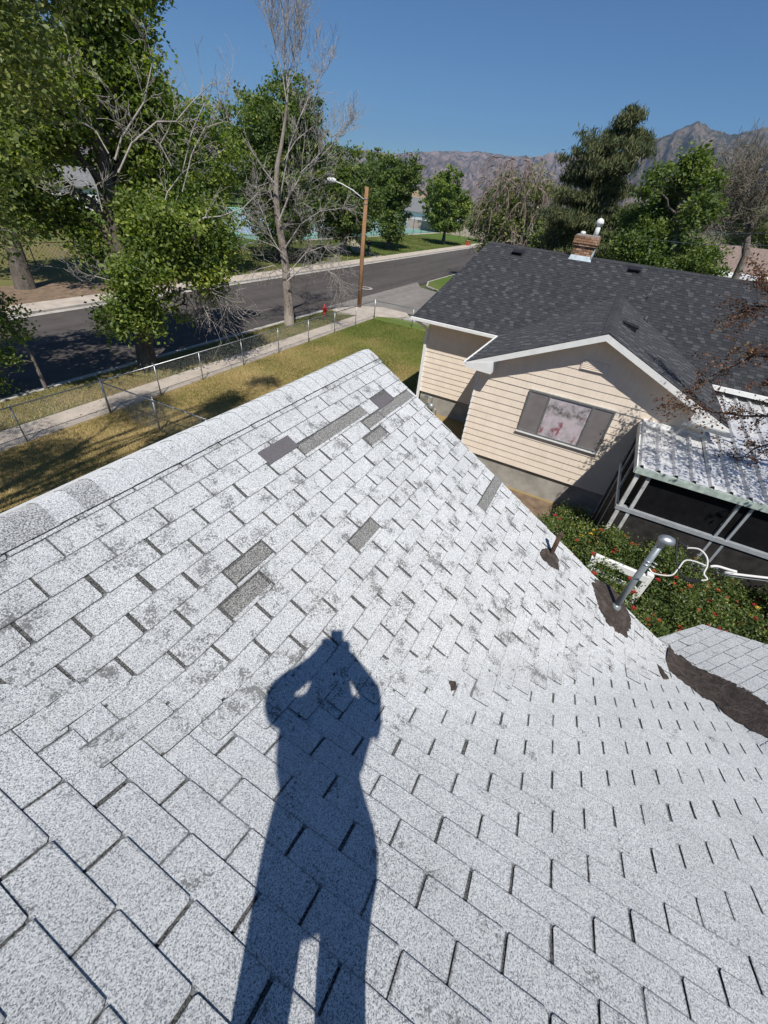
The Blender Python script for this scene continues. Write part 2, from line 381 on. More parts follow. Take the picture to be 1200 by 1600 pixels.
# ================================================================== SETTING
Z_ROAD = -0.10
def sheet(name, poly, z, mat, thick=None, kind='structure', parent=None):
    b = MB(); n = len(poly)
    if thick:
        b.prism([(x, y, z - thick) for x, y in poly], (0, 0, thick))
    else:
        b.add([(x, y, z) for x, y in poly], [tuple(range(n))])
    o = b.build(name, mat, parent)
    if kind: o['kind'] = kind
    return o
sheet('ground', [(-9000, -9000), (9000, -9000), (9000, 9000), (-9000, 9000)], -0.16, M_LAND)
sheet('street', [(-120, 17.55), (400, 17.55), (400, 27.5), (-120, 27.5)], Z_ROAD, M_ASPH)
sheet('side_street', [(30.2, -150), (40.5, -150), (40.5, 15.6), (41.2, 17.0), (43.5, 18.3), (26.5, 18.3), (29.0, 16.8), (30.2, 15.2)], Z_ROAD + 0.006, M_ASPH2)
# yards
sheet('back_yard', [(-60, -60), (27.9, -60), (27.9, 14.12), (-60, 14.12)], 0.0, M_YARD, 0.15)
sheet('verge', [(-60, 15.32), (26.4, 15.32), (27.2, 16.6), (26.6, 17.4), (-60, 17.4)], 0.0, M_VERGE, 0.15)
def slabs(name, x0, x1, y0, y1, step, z, mat, gap=0.02, along='x', kind='structure'):
    """a pavement: a bed and its slabs, each slab a piece of its own"""
    root = sheet(name, [(x0, y0), (x1, y0), (x1, y1), (x0, y1)], z - 0.012, M_CONCF, 0.14)
    me = None; p = x0 if along == 'x' else y0; end = x1 if along == 'x' else y1; k = 0
    b = MB(); L = step - gap
    if along == 'x': b.lohi((0, 0, -0.02), (L, y1 - y0, 0))
    else: b.lohi((0, 0, -0.02), (x1 - x0, L, 0))
    me = mesh_np('slab', np.array(b.V), b.F, mat, False, b.M)
    while p + step <= end + 0.01 and k < 60:
        o = link(bpy.data.objects.new('slab', me), root)
        o.location = ((p, y0, z + random.uniform(-.002, .002)) if along == 'x' else (x0, p, z + random.uniform(-.002, .002)))
        o.rotation_euler = (random.uniform(-.001, .001), random.uniform(-.001, .001), 0)
        p += step; k += 1
    return root
slabs('sidewalk', -6.0, 27.2, 14.13, 15.30, 1.5, 0.004, M_CONC)
sheet('corner_pavement', [(27.2, 14.13), (28.1, 13.0), (29.2, 12.6), (30.0, 13.2), (30.05, 15.2), (28.8, 16.7), (27.0, 17.4), (26.3, 17.3), (25.4, 16.4), (26.4, 15.3), (27.2, 15.2)], 0.006, M_CONC, 0.14)
slabs('side_sidewalk', 28.2, 29.2, -20, 12.6, 1.5, 0.004, M_CONC, along='y')
sheet('side_verge', [(29.2, -60), (30.0, -60), (30.0, 12.6), (29.2, 12.4)], 0.0, M_PARK, 0.15)
sheet('opposite_corner_lawn', [(40.65, -100), (400, -100), (400, 17.4), (44.5, 17.4), (42.0, 16.6), (40.65, 15.0)], 0.0, M_PARK, 0.15)
def kerb(name, pts, wdt=0.15, top=0.012):
    b = MB()
    for a, c in zip(pts[:-1], pts[1:]):
        b.bar((a[0], a[1], Z_ROAD + (top - Z_ROAD) / 2), (c[0], c[1], Z_ROAD + (top - Z_ROAD) / 2), wdt, top - Z_ROAD)
    o = b.build(name, M_CONCF); o['kind'] = 'structure'; return o
kerb('near_kerb', [(-60, 17.47), (24.6, 17.47)])
kerb('side_kerb', [(30.1, -60), (30.1, 12.6)])
kerb('far_kerb', [(-60, 27.57), (400, 27.57)])
kerb('opposite_kerb', [(40.57, -60), (40.57, 14.6), (41.9, 16.6), (44.3, 17.47), (300, 17.47)])
# gutter pans
for nm, y0, y1 in (('near_gutter', 16.95 + .45, 17.95), ('far_gutter', 27.05, 27.49)):
    sheet(nm, [(-60, max(y0, 17.55)), (26 if nm[0] == 'n' else 400, max(y0, 17.55)), (26 if nm[0] == 'n' else 400, y1), (-60, y1)], Z_ROAD + 0.005, M_CONCF)
sheet('far_sidewalk', [(-60, 27.65), (400, 27.65), (400, 29.3), (-60, 29.3)], 0.004, M_CONC, 0.14)
sheet('bare_earth', [(-40, 29.3), (27, 29.3), (25, 30.6), (21, 31.3), (17, 33.6), (10, 34.2), (-40, 34)], 0.009, M_DIRT)
sheet('park_lawn', [(-60, 29.3), (400, 29.3), (400, 260), (-60, 260)], 0.0, M_PARK, 0.15)
sheet('park_path', [(54.0, 29.3), (56.4, 29.3), (57.8, 32.5), (72, 43.4), (70, 44.2), (55.6, 33.2)], 0.008, M_CONC)
# tennis courts
root = sheet('tennis_courts', [(50, 43.6), (150, 43.6), (150, 90), (50, 90)], 0.010, M_TENG)
for cx in (60, 74, 90, 106, 124, 142):
    sheet('court', [(cx - 5.5, 49), (cx + 5.5, 49), (cx + 5.5, 73), (cx - 5.5, 73)], 0.016, M_TENB, kind=None, parent=root)
    b = MB()
    for y in (49, 54.5, 61, 67.5, 73): b.lohi((cx - 5.5, y - .05, .017), (cx + 5.5, y + .05, .021))
    for x in (-5.5, -4.1, 0, 4.1, 5.5): b.lohi((cx + x - .05, 49.06, .0175), (cx + x + .05, 72.94, .0195))
    b.build('court_lines', M_WHITE, root)
b = MB(); b.lohi((50, 42.6, 0.002), (150, 43.55, .012)); b.build('court_edge', M_CONC, root)

# ---- manhole
b = MB(); b.lathe((35.8, 20.0, Z_ROAD), [(0.62, 0.0), (0.62, 0.010), (0.38, 0.012)], 24); b.lathe((35.8, 20.0, Z_ROAD), [(0.36, 0.012), (0.36, 0.018), (0.05, 0.02)], 20, 1)
tag(b.build('manhole_cover', [M_CONCF, M_RUST]), 'round manhole cover in a pale concrete collar set in the dark street', 'manhole cover')

# ================================================================== OUR HOUSE ROOF
RA = np.array([[0.99997, 0.00748, -0.00329], [-0.00814, 0.87865, -0.4774], [-0.00068, 0.47742, 0.87868]]); OA = np.array([2.3738, 0.6725, -2.0723])
RB = np.array([[0.01612, -0.906, 0.42297], [0.99968, 0.0063, -0.0246], [0.01962, 0.42323, 0.90581]]); OB = np.array([0.1249, 0.9247, -1.7604])
_a, _t = math.radians(50), math.radians(28)
nC = np.array([math.sin(_t) * math.cos(_a), math.sin(_t) * math.sin(_a), math.cos(_t)])
uC = np.array([-math.sin(_a), math.cos(_a), 0.0]); vC = np.cross(nC, uC)
KC = 2.64 / 2.79
OC = (np.array([4.224, -2.245, 3.311]) - UP) * KC
RCm = np.stack([uC, vC, nC], 1)
class Pl:
    def __init__(s, R, O, sc=1.0): s.u, s.v, s.n = R[:, 0], R[:, 1], R[:, 2]; s.O = O + UP; s.d = s.n @ O; s.sc = sc
    def z(s, x, y): return (s.n @ s.O - s.n[0] * x - s.n[1] * y) / s.n[2]
    def loc(s, i, j): return s.O + (s.u * i * 0.1525 - s.v * j * 0.127) * s.sc
PA, PB, PC = Pl(RA, OA), Pl(RB, OB), Pl(RCm, OC, 0.93)
def smax(a, b, k=0.20): return np.maximum(a, b) + np.maximum(0, k - np.abs(a - b)) ** 2 / (4 * k)
def S(x, y): return smax(PA.z(x, y), PB.z(x, y))
def rake(y): return 3.705 + 0.062 * y
RIDGE_Y = 2.06
E_, L_ = 0.127, 0.305
# xy half planes as (a,b,c): a x + b y + c >= 0
def zdiff(P, Q, lap=0.0):
    a = -P.n[0] / P.n[2] + Q.n[0] / Q.n[2]; b = -P.n[1] / P.n[2] + Q.n[1] / Q.n[2]
    c = P.n @ P.O / P.n[2] - Q.n @ Q.O / Q.n[2]
    return (a, b, c + lap * math.hypot(a, b))
def clip(poly, h):
    out = []; n = len(poly)
    f = [h[0] * p[2] + h[1] * p[3] + h[2] for p in poly]
    for k in range(n):
        p, q = poly[k], poly[(k + 1) % n]; fp, fq = f[k], f[(k + 1) % n]
        if fp >= 0: out.append(p)
        if (fp >= 0) != (fq >= 0):
            s = fp / (fp - fq); out.append(tuple(p[m] + s * (q[m] - p[m]) for m in range(4)))
    return out

house = thing('house', 'house under the photographer with white worn shingle roof, grey bare spots and a mast', 'house', (0, 0, 0))
# smooth decking under the shingles
b = MB(); nx, ny = 60, 84
hBC = zdiff(PB, PC)
xbc = lambda y: -(hBC[1] * y + hBC[2]) / hBC[0]
def xr(y):      # edge of the A/B roof: the rake, then the junction with the low roof
    xbc = -(hBC[1] * y + hBC[2]) / hBC[0]
    return min(rake(y), xbc) if y < -1.2 else rake(y)
ys = np.linspace(-5.2, RIDGE_Y, ny)
V = []; F = []
for y in ys:
    for k in range(nx):
        x = -1.7 + (xr(y) - 0.006 + 1.7) * k / (nx - 1); V.append((x, y, S(x, y) - 0.002))
for r in range(ny - 1):
    for k in range(nx - 1): a = r * nx + k; F.append((a, a + 1, a + nx + 1, a + nx))
b.add(V, F)
# back slope (behind the ridge) and board edge
zr = PA.z(0, RIDGE_Y); zl = lambda x, y: PA.z(x, RIDGE_Y) - math.tan(math.radians(31.6)) * (y - RIDGE_Y)
b.build('roof_deck', M_DECK, house, True)
b = MB()
b.add([(-1.7, RIDGE_Y, zl(-1.7, RIDGE_Y)), (rake(2.0), RIDGE_Y, zl(3.8, RIDGE_Y)), (rake(2.0), 6.4, zl(3.8, 6.4)), (-1.7, 6.4, zl(-1.7, 6.4))], [(0, 1, 2, 3)])
mm = M_SHB; bs = b.build('back_slope', M_SHB, house)
l = bs.data.uv_layers.new(name='UVMap'); l.data.foreach_set('uv', [0.15, 0.06] * 4)
b = MB()
for y0, y1 in zip(np.linspace(-1.7, RIDGE_Y, 12)[:-1], np.linspace(-1.7, RIDGE_Y, 12)[1:]):
    x0, x1 = rake(y0) - .012, rake(y1) - .012
    b.hexa([(x0 - .03, y0, S(x0, y0) - .16), (x0, y0, S(x0, y0) - .16), (x1, y1, S(x1, y1) - .16), (x1 - .03, y1, S(x1, y1) - .16),
            (x0 - .03, y0, S(x0, y0) - .006), (x0, y0, S(x0, y0) - .006), (x1, y1, S(x1, y1) - .006), (x1 - .03, y1, S(x1, y1) - .006)])
x0 = rake(2.0) - .012
b.hexa([(x0 - .03, RIDGE_Y, zl(x0, RIDGE_Y) - .16), (x0, RIDGE_Y, zl(x0, RIDGE_Y) - .16), (x0, 6.4, zl(x0, 6.4) - .16), (x0 - .03, 6.4, zl(x0, 6.4) - .16),
        (x0 - .03, RIDGE_Y, zl(x0, RIDGE_Y) - .006), (x0, RIDGE_Y, zl(x0, RIDGE_Y) - .006), (x0, 6.4, zl(x0, 6.4) - .006), (x0 - .03, 6.4, zl(x0, 6.4) - .006)])
b.build('rake_board', M_WHITE, house)
b = MB()
b.prism([(3.35, -1.6, 0), (3.35, 5.9, 0), (3.35, 5.9, 3.05), (3.35, RIDGE_Y, 5.38), (3.35, -1.6, 3.40)], (-0.15, 0, 0))
b.lohi((-1.6, 5.8, 0), (3.2, 5.9, 3.05)); b.lohi((0.5, -5, 0), (0.6, -1.6, 3.2)); b.lohi((0.6, -1.7, 0), (3.2, -1.6, 3.2))
b.lohi((2.4, -3.4, 0), (2.5, -1.7, 2.9)); b.lohi((2.5, -3.4, 0), (3.6, -3.3, 2.6))
b.build('wall', M_SIDE, house)

# ---- the shingle tabs
def tab_mesh(poly, P, i, j, bend, lift, base_local, mats):
    """poly [(a,b,x,y)], local metres from the tab's lower left corner. Returns mesh in local (a,b,h) or world coordinates."""
    n = len(poly)
    def h(bb): return lift + 0.0060 - 0.0051 * max(0.0, min(1.0, bb / (E_ + 0.012)))
    if not bend:
        V = [(p[0], p[1], h(p[1])) for p in poly] + [(p[0], p[1], 0.0) for p in poly]
        F = [tuple(range(n))] + [(k, n + k, n + (k + 1) % n, (k + 1) % n)[::-1] for k in range(n)]
        F = [tuple(range(n))] + [(n + k, n + (k + 1) % n, (k + 1) % n, k) for k in range(n)]
        uv = []
        for f in F:
            for q in f: uv.append((poly[q % n][0], poly[q % n][1]))
        return V, F, uv, [0] + [1] * n
    return None

def subdivide(poly, step=0.045):
    """clip a convex polygon into strips along a"""
    a0, a1 = min(p[0] for p in poly), max(p[0] for p in poly); m = max(1, int(math.ceil((a1 - a0) / step)))
    out = []
    for k in range(m):
        s, e = a0 + (a1 - a0) * k / m, a0 + (a1 - a0) * (k + 1) / m
        q = clip([(p[0], p[1], p[0], p[1]) + tuple(p[2:]) for p in poly] if False else [(p[0], p[1], p[0], 1.0) for p in poly], (1, -s, 0))
        q = clip([(p[0], p[1], p[0], 1.0) for p in q], (-1, e, 0)) if len(q) > 2 else []
        if len(q) > 2: out.append([(p[0], p[1]) for p in q])
    return out

vl = zdiff(PA, PB)
GN = math.hypot(vl[0], vl[1])
MISSING = {}          # (i,j) of A tabs that have blown off
for (i0, i1, j) in ((-2, 4, -8), (5, 9, -7), (3, 5, -7), (2, 4, -6), (-4, -2, -2), (-9, -7, -5), (-10, -8, -4), (5, 9, 3)):
    for i in range(i0, i1, 2): MISSING[(i, j)] = True
MISSING[(4, -8)] = 'short'; MISSING[(-4, -10)] = False
tabs = []
def surfz(Pn, x, y):
    if Pn is PC: return PC.z(x, y)
    return S(x, y)
def add_tab(P, i, j, halfs, gap, lift=0.0, length=2, special=None, hgt=1.0, centre=None):
    if centre is not None:      # whole tab or nothing, as roofers weave a valley
        pc_ = P.loc(i + 1, j) + P.v * .06
        if centre[0] * pc_[0] + centre[1] * pc_[1] + centre[2] < 0: return
    Lr = length * 0.1525 * P.sc; g = gap / 2
    c = 0.006 + random.random() * 0.008
    c2 = 0.006 + random.random() * 0.008
    top = (E_ * P.sc + 0.012) if hgt == 1.0 else E_ * hgt
    loc = [(g + c * .6, 0.0), (Lr - g - c2 * .6, 0.0), (Lr - g, c2), (Lr - g, top), (g, top), (g, c)]
    sk = random.gauss(0, 0.0022); sh = random.gauss(0, 0.0016); rt = random.gauss(0, 0.006)
    loc = [(a + sk + random.gauss(0, .0012), bb + sh + rt * (a - Lr / 2) + random.gauss(0, .0008)) for a, bb in loc]; lift = lift + abs(random.gauss(0, .0008))
    O = P.loc(i, j)
    poly = []
    for a, bb in loc:
        p = O + P.u * a + P.v * bb; poly.append((a, bb, p[0], p[1]))
    full = True
    for hh in halfs:
        n0 = len(poly); q = clip(poly, hh)
        if len(q) < 3: return
        if len(q) != n0 or any(abs(x[0] - y[0]) > 1e-9 for x, y in zip(q, poly)): full = False
        poly = q
    # area
    A = 0.5 * abs(sum(poly[k][0] * poly[(k + 1) % len(poly)][1] - poly[(k + 1) % len(poly)][0] * poly[k][1] for k in range(len(poly))))
    if A < 0.0008: return
    cx = sum(p[2] for p in poly) / len(poly); cy = sum(p[3] for p in poly) / len(poly); cz = P.z(cx, cy)
    near = P is not PC and min(abs(vl[0] * p[2] + vl[1] * p[3] + vl[2]) for p in poly) < 0.23
    d = RC @ (np.array([cx, cy, cz]) - UP)
    vis = d[2] > 0.2 and -60 < 600 + FPX * d[0] / d[2] < 1260 and -60 < 800 + FPX * d[1] / d[2] < 1680
    dist = np.linalg.norm(np.array([cx, cy, cz]) - UP)
    cosv = abs(P.n @ (np.array([cx, cy, cz]) - UP)) / dist
    tabs.append(dict(P=P, i=i, j=j, poly=poly, near=near, score=(A * cosv / dist ** 2 if vis else 0), lift=lift, full=full, sp=special))
ry = 0.062
for j in range(-11, 24):
    jag = random.gauss(0, 0.004)
    hr = (-1.0, ry, 3.705 + jag)
    lap = 0.02 + 0.10 * random.random() + (0.05 if j % 2 else 0.0)
    hv = zdiff(PA, PB, lap if j > -3 else 0.03 + 0.08 * random.random())
    hc = zdiff(PA, PC, 0.02)
    ph = 0 if j > -10 else 0
    for i in range(-30, 12):
        if (i + j) % 2: continue
        mz = MISSING.get((i, j))
        if mz is True: add_tab(PA, i, j, [hr, hv, hc], 0.003, hgt=0.17); continue
        if mz == 'short':
            add_tab(PA, i, j, [hr, hv, hc], 0.006, length=1.2); continue
        add_tab(PA, i, j, [hr, hc, zdiff(PA, PB, .30)], 0.017 if j > -9 else 0.004, lift=0.0, centre=zdiff(PA, PB, .05 + random.uniform(0, .07)))
add_tab(PA, 7.1, -8, [(-1.0, ry, 3.705)], 0.004, length=1.0); add_tab(PA, 8.1, -8, [(-1.0, ry, 3.705)], 0.004, length=1.2)
tabs = [q for q in tabs if not (q['P'] is PA and q['j'] == -8 and isinstance(q['i'], int) and 5 < q['i'] + 1 and q['i'] in (6, 8))]
for j in range(-15, 32):
    hv = zdiff(PB, PA, 0.03); hc = zdiff(PB, PC, 0.02)
    for i in range(-40, 14):
        if (i + j) % 2: continue
        add_tab(PB, i, j, [zdiff(PB, PA, .16), hc, (1, 0, 1.7), (0, 1, 5.2), (-1.0, .062, 3.70)], 0.0085 if random.random() < .8 else 0.011)
# low roof C
P1 = (np.array([4.192, -1.904, 3.183]) - UP) * KC + UP; P2 = (np.array([4.674, -2.382, 3.213]) - UP) * KC + UP; P3 = (np.array([4.414, -2.852, 3.493]) - UP) * KC + UP
def line_h(p, q, inside):
    a, b_ = -(q[1] - p[1]), (q[0] - p[0]); c = -(a * p[0] + b_ * p[1])
    s = 1 if a * inside[0] + b_ * inside[1] + c > 0 else -1
    return (a * s, b_ * s, c * s)
hE = line_h(P1, P2, (3, -2.3)); hH = line_h(P2, P3, (3, -2.3)); hCB = zdiff(PC, PB, 0.02)
hTop = (1.0, 0.0, -1.2)
PCs = PC
for j in range(-30, 6):
    for i in range(-26, 20):
        if (i + j) % 2: continue
        add_tab(PC, i, j, [hE, hH, hCB, hTop, (0, -1, -1.55)], 0.006)
# deck of the low roof
b = MB(); c1 = (P1[0], P1[1]); pts = []
def isect(h1, h2):
    M_ = np.array([[h1[0], h1[1]], [h2[0], h2[1]]]); return np.linalg.solve(M_, [-h1[2], -h2[2]])
q0 = isect(hE, hCB) if abs(np.linalg.det([[hE[0], hE[1]], [hCB[0], hCB[1]]])) > 0.02 else P1
lowpoly = [(P1[0], P1[1]), (P2[0], P2[1]), (P2[0] - .553 * (P2[1] + 4.3) * 1.0, -4.3), (xbc(-2.9), -2.9)]
lowpoly.append((min(xbc(-1.75), 3.58), -1.75))
b.prism([(x, y, PC.z(x, y) - .10) for x, y in lowpoly], (0, 0, 0.098)); b.build('porch_roof_deck', [M_DECK], house)

tabs.sort(key=lambda q: -q['score'])
SV, SF, SU, SM = [], [], [], []
full_cache = {}
for n, q in enumerate(tabs):
    P, i, j, poly = q['P'], q['i'], q['j'], q['poly']
    O = P.loc(i, j)
    if not q['near']:
        V, F, uv, mi = tab_mesh(poly, P, i, j, False, q['lift'], None, None)
        W = [O + P.u * v[0] + P.v * v[1] + P.n * v[2] for v in V]
    else:
        V, F, uv, mi = [], [], [], []; W = []
        for cell in subdivide(poly):
            m = len(cell); b0 = len(W)
            for lvl in (1, 0):
                for (a, bb) in cell:
                    p = O + P.u * a + P.v * bb; hz = (0.0060 - 0.0051 * max(0.0, min(1.0, bb / (E_ + 0.012)))) if lvl else 0.0
                    if P is PA and lvl: hz += 0.007 * max(0.0, min(1.0, .5 - (vl[0] * p[0] + vl[1] * p[1] + vl[2]) / GN / 0.2))
                    W.append(np.array([p[0], p[1], S(p[0], p[1]) + hz + (0.0005 if P is PA else 0)]))
            F.append(tuple(b0 + k for k in range(m))); mi.append(0); uv += [c_ for c_ in cell]
            for k in range(m):
                a_, c_ = cell[k], cell[(k + 1) % m]
                if abs(a_[0] - c_[0]) < 1e-6 and len(subdivide(poly)) > 1 and min(abs(a_[0] - min(p[0] for p in poly)), abs(a_[0] - max(p[0] for p in poly))) > 1e-4: continue
                F.append((b0 + m + k, b0 + m + (k + 1) % m, b0 + (k + 1) % m, b0 + k)); mi.append(1); uv += [a_, c_, c_, a_]
    if n < 300 and q['score'] > 0:
        mat = M_SHA if P is PA else M_SHB
        W = np.array(W); c0 = W.mean(0)
        me = mesh_np('shingle', W - c0, F, [mat, M_EDGE], False, mi, uv)
        o = mobj('shingle', me, house); o.location = c0
    else:
        k0 = len(SV); SV += [tuple(v) for v in W]; SF += [tuple(k0 + k for k in f) for f in F]; SU += uv
        mb = 0 if P is PA else 1
        SM += [2 if k else mb for k in mi]
me = mesh_np('shingles', np.array(SV), SF, [M_SHA, M_SHB, M_EDGE], False, SM, SU)
o = mobj('shingles', me, house); o['kind'] = 'stuff'

# bare strips where tabs are gone (granules of the sheet below), felt repair patches
def lat_patch(name, i0, i1, ja, jb, mat, h=0.004, nseg=10, rag=0.006, label=None):
    low = [(i0 + (i1 - i0) * k / nseg, jb + random.gauss(0, rag) * 6) for k in range(nseg + 1)]
    hi = [(i1 - (i1 - i0) * k / nseg, ja + random.gauss(0, rag) * 4) for k in range(nseg + 1)]
    pl = low + hi; n = len(pl)
    top = [PA.loc(i, j) + PA.n * h for i, j in pl]; bot = [PA.loc(i, j) + PA.n * -.001 for i, j in pl]
    bb = MB(); k = nseg + 1
    bb.add(top + bot, [(q, q + 1, 2 * k - 2 - q, 2 * k - 1 - q) for q in range(nseg)] + [(n + q, n + (q + 1) % n, (q + 1) % n, q) for q in range(n)])
    o = bb.build(name, mat, house)
    if label: o['label'] = label
for (i0, i1, ja, jb) in ((-1.9, 4.1, -8.9, -8.15), (4.95, 9.05, -7.9, -7.15), (3.1, 4.85, -7.85, -7.1), (2.15, 3.9, -6.85, -6.15), (-3.95, -2.02, -2.9, -2.15), (-8.95, -7.02, -5.9, -5.2), (-9.9, -8.1, -4.9, -4.15), (4.95, 9.1, 2.1, 2.85)):
    lat_patch('bare_strip', i0, i1, ja, jb, M_STRIP, 0.002)
lat_patch('felt_patch', -3.93, -1.86, -9.72, -8.8, M_FELT, 0.0095, rag=0.002, label='smooth grey felt patch below the ridge')
lat_patch('felt_patch', 5.2, 7.0, -8.72, -7.9, M_FELT, 0.0095, rag=0.002, label='smooth grey felt patch near the gable end')
# ridge caps
ridge0 = np.array([0, RIDGE_Y, 0.0])
k = 0; x = -1.65
while x < 3.80:
    bb = MB(); s0 = 0.150 + random.gauss(0, 0.0012); s1 = 0.150; wdt = 0.135; prof = []
    for s in (-s0, -0.11, -0.06, -0.025, 0.0, 0.025, 0.06, 0.11, s1):
        yy = RIDGE_Y + s * math.cos(math.radians(28.5)); zz = -abs(s) * math.sin(math.radians(28.5)) + (0.012 * math.exp(-(s / 0.03) ** 2) * -1) + 0.012
        prof.append((yy, zz))
    end = min(x + wdt, 3.835); V = []
    for (xx, hh) in ((x, 0.0060), (end, 0.0030)):
        zrid = PA.z(xx, RIDGE_Y)
        V += [(xx, yy, zrid + zz + hh) for yy, zz in prof]
    for xx in (x, end):
        zrid = PA.z(xx, RIDGE_Y); V += [(xx, yy, zrid + zz - 0.002) for yy, zz in prof]
    m = len(prof)
    F = [(q, q + m, q + m + 1, q + 1) for q in range(m - 1)] + [(2 * m + q, q, q + 1, 2 * m + q + 1) for q in range(m - 1)] + [(q + m, 3 * m + q, 3 * m + q + 1, q + m + 1) for q in range(m - 1)] + [(0, 2 * m, 3 * m, m), (m - 1, 2 * m - 1, 4 * m - 1, 3 * m - 1)]
    dark = (0.80 < x + .06 < 0.93) or (0.38 < x + .06 < 0.66)
    me = mesh_np('ridge_cap', np.array(V) - np.array([x, 0, 0]), F, [MATS['cap_dark'] if dark and 'cap_dark' in MATS else M_SHB, M_EDGE], False, [0] * (m - 1) + [1] * (len(F) - m + 1), [c for f in F for c in [(0.15, 0.06)] * len(f)])
    o = mobj('ridge_cap', me, house); o.location = (x, 0, 0)
    if dark:
        me.materials[0] = M_CAPD; o['label'] = 'ridge cap with its white granules worn to grey'
    x += 0.127; k += 1
# tar patches
def blob(name, pts, surf, h, mat, parent, rag=0.02, n=90, label=None):
    P_ = np.array(pts); d = np.r_[0, np.cumsum(np.linalg.norm(np.diff(np.vstack([P_, P_[:1]]), axis=0), axis=1))]; loop = []
    for s in np.linspace(0, d[-1], n, endpoint=False):
        k = np.searchsorted(d, s, 'right') - 1; f = (s - d[k]) / (d[k + 1] - d[k]); a, c = P_[k], P_[(k + 1) % len(P_)]
        q = a + (c - a) * f; ctr = P_.mean(0); r = q - ctr; r /= np.linalg.norm(r) + 1e-9
        loop.append(q + r * rag * (mnoise.noise(Vector((q[0] * 14, q[1] * 14, 3))) * 1.4 + random.gauss(0, .25)))
    c = np.mean(loop, 0); V = []; F = []
    rings = (1.0, 0.93, 0.7, 0.4)
    for ri, r in enumerate(rings):
        for q in loop:
            p = c + (q - c) * r; hh = 0.003 if ri == 0 else 0.006 + h * (0.6 + 0.6 * mnoise.noise(Vector((p[0] * 9, p[1] * 9, 0))))
            V.append((p[0], p[1], surf(p[0], p[1]) + hh))
    V.append((c[0], c[1], surf(c[0], c[1]) + h))
    for ri in range(len(rings) - 1):
        for q in range(n): F.append((ri * n + q, ri * n + (q + 1) % n, (ri + 1) * n + (q + 1) % n, (ri + 1) * n + q))
    for q in range(n): F.append(((len(rings) - 1) * n + q, (len(rings) - 1) * n + (q + 1) % n, len(V) - 1))
    o = mobj(name, mesh_np(name, np.array(V), F, mat, True), parent)
    if label: o['label'] = label
    return o
def pa(u, v): p = at_plane(u, v, PA.n, PA.d); return (p[0], p[1])
def pb(u, v): p = at_plane(u, v, PB.n, PB.d); return (p[0], p[1])
def pc(u, v): p = at_plane(u, v, PC.n, PC.n @ (PC.O - UP)); return (p[0], p[1])
blob('tar_patch', [pa(*q) for q in ((843, 862), (852, 856), (864, 862), (873, 876), (873, 893), (860, 886), (848, 876))], S, 0.011, M_TAR, house, 0.012, 60)
blob('tar_patch', [pa(*q) for q in ((925, 910), (936, 906), (960, 920), (982, 955), (986, 972), (979, 998), (960, 985), (945, 968), (930, 940))], S, 0.011, M_TAR, house, 0.025, 80)
blob('tar_patch', [pb(*q) for q in ((700, 1072), (709, 1073), (711, 1083), (703, 1084))], S, 0.012, M_TAR, house, 0.008, 24)
# tar bed along the junction of the main and the low roof
upE = [(1033, 1018), (1048, 1028), (1062, 1027), (1080, 1040), (1105, 1049), (1122, 1056), (1140, 1063), (1158, 1073), (1176, 1083), (1200, 1100)]
loE = [(1036, 1040), (1045, 1052), (1062, 1062), (1078, 1075), (1098, 1090), (1115, 1098), (1132, 1117), (1152, 1131), (1176, 1148), (1200, 1163)]
U = [pc(*q) for q in upE]; Lo = [pb(*q) for q in loE]
U.append((U[-1][0] - 0.45, U[-1][1] - 0.75)); Lo.append((Lo[-1][0] - 0.45, Lo[-1][1] - 0.75))
mxs = lambda x, y: float(smax(S(x, y), PC.z(x, y), 0.08))
V = []; F = []; NB = 9; seg = 70
def lerp_path(Pts, s):
    f = s * (len(Pts) - 1); k = min(int(f), len(Pts) - 2); f -= k; return np.array(Pts[k]) * (1 - f) + np.array(Pts[k + 1]) * f
for a in range(seg + 1):
    s = a / seg; p, q = lerp_path(U, s), lerp_path(Lo, s); dd = (p - q) / (np.linalg.norm(p - q) + 1e-6)
    p = p + dd * (0.018 * mnoise.noise(Vector((s * 30, 0, 0))) + random.gauss(0, .005)); q = q - dd * (0.015 * mnoise.noise(Vector((s * 24, 5, 0))) + random.gauss(0, .004))
    for c in range(NB):
        f = c / (NB - 1); r = p * (1 - f) + q * f; e = 1 - abs(2 * f - 1) ** 3
        V.append((r[0], r[1], mxs(*r) + (0.022 * e + 0.014 * e * mnoise.noise(Vector((r[0] * 10, r[1] * 10, 1))) if 0 < c < NB - 1 else 0.004)))
for a in range(seg):
    for c in range(NB - 1): k = a * NB + c; F.append((k, k + 1, k + NB + 1, k + NB))
o = mobj('tar_bed', mesh_np('tar_bed', np.array(V), F, M_TAR, True), house); o['label'] = 'dark brown roofing tar smeared along the roof junction'
# small tongue of tar near the corner
blob('tar_patch', [pb(*q) for q in ((1022, 1040), (1030, 1045), (1045, 1062), (1036, 1062), (1028, 1052))], mxs, 0.012, M_TAR, house, 0.01, 40)

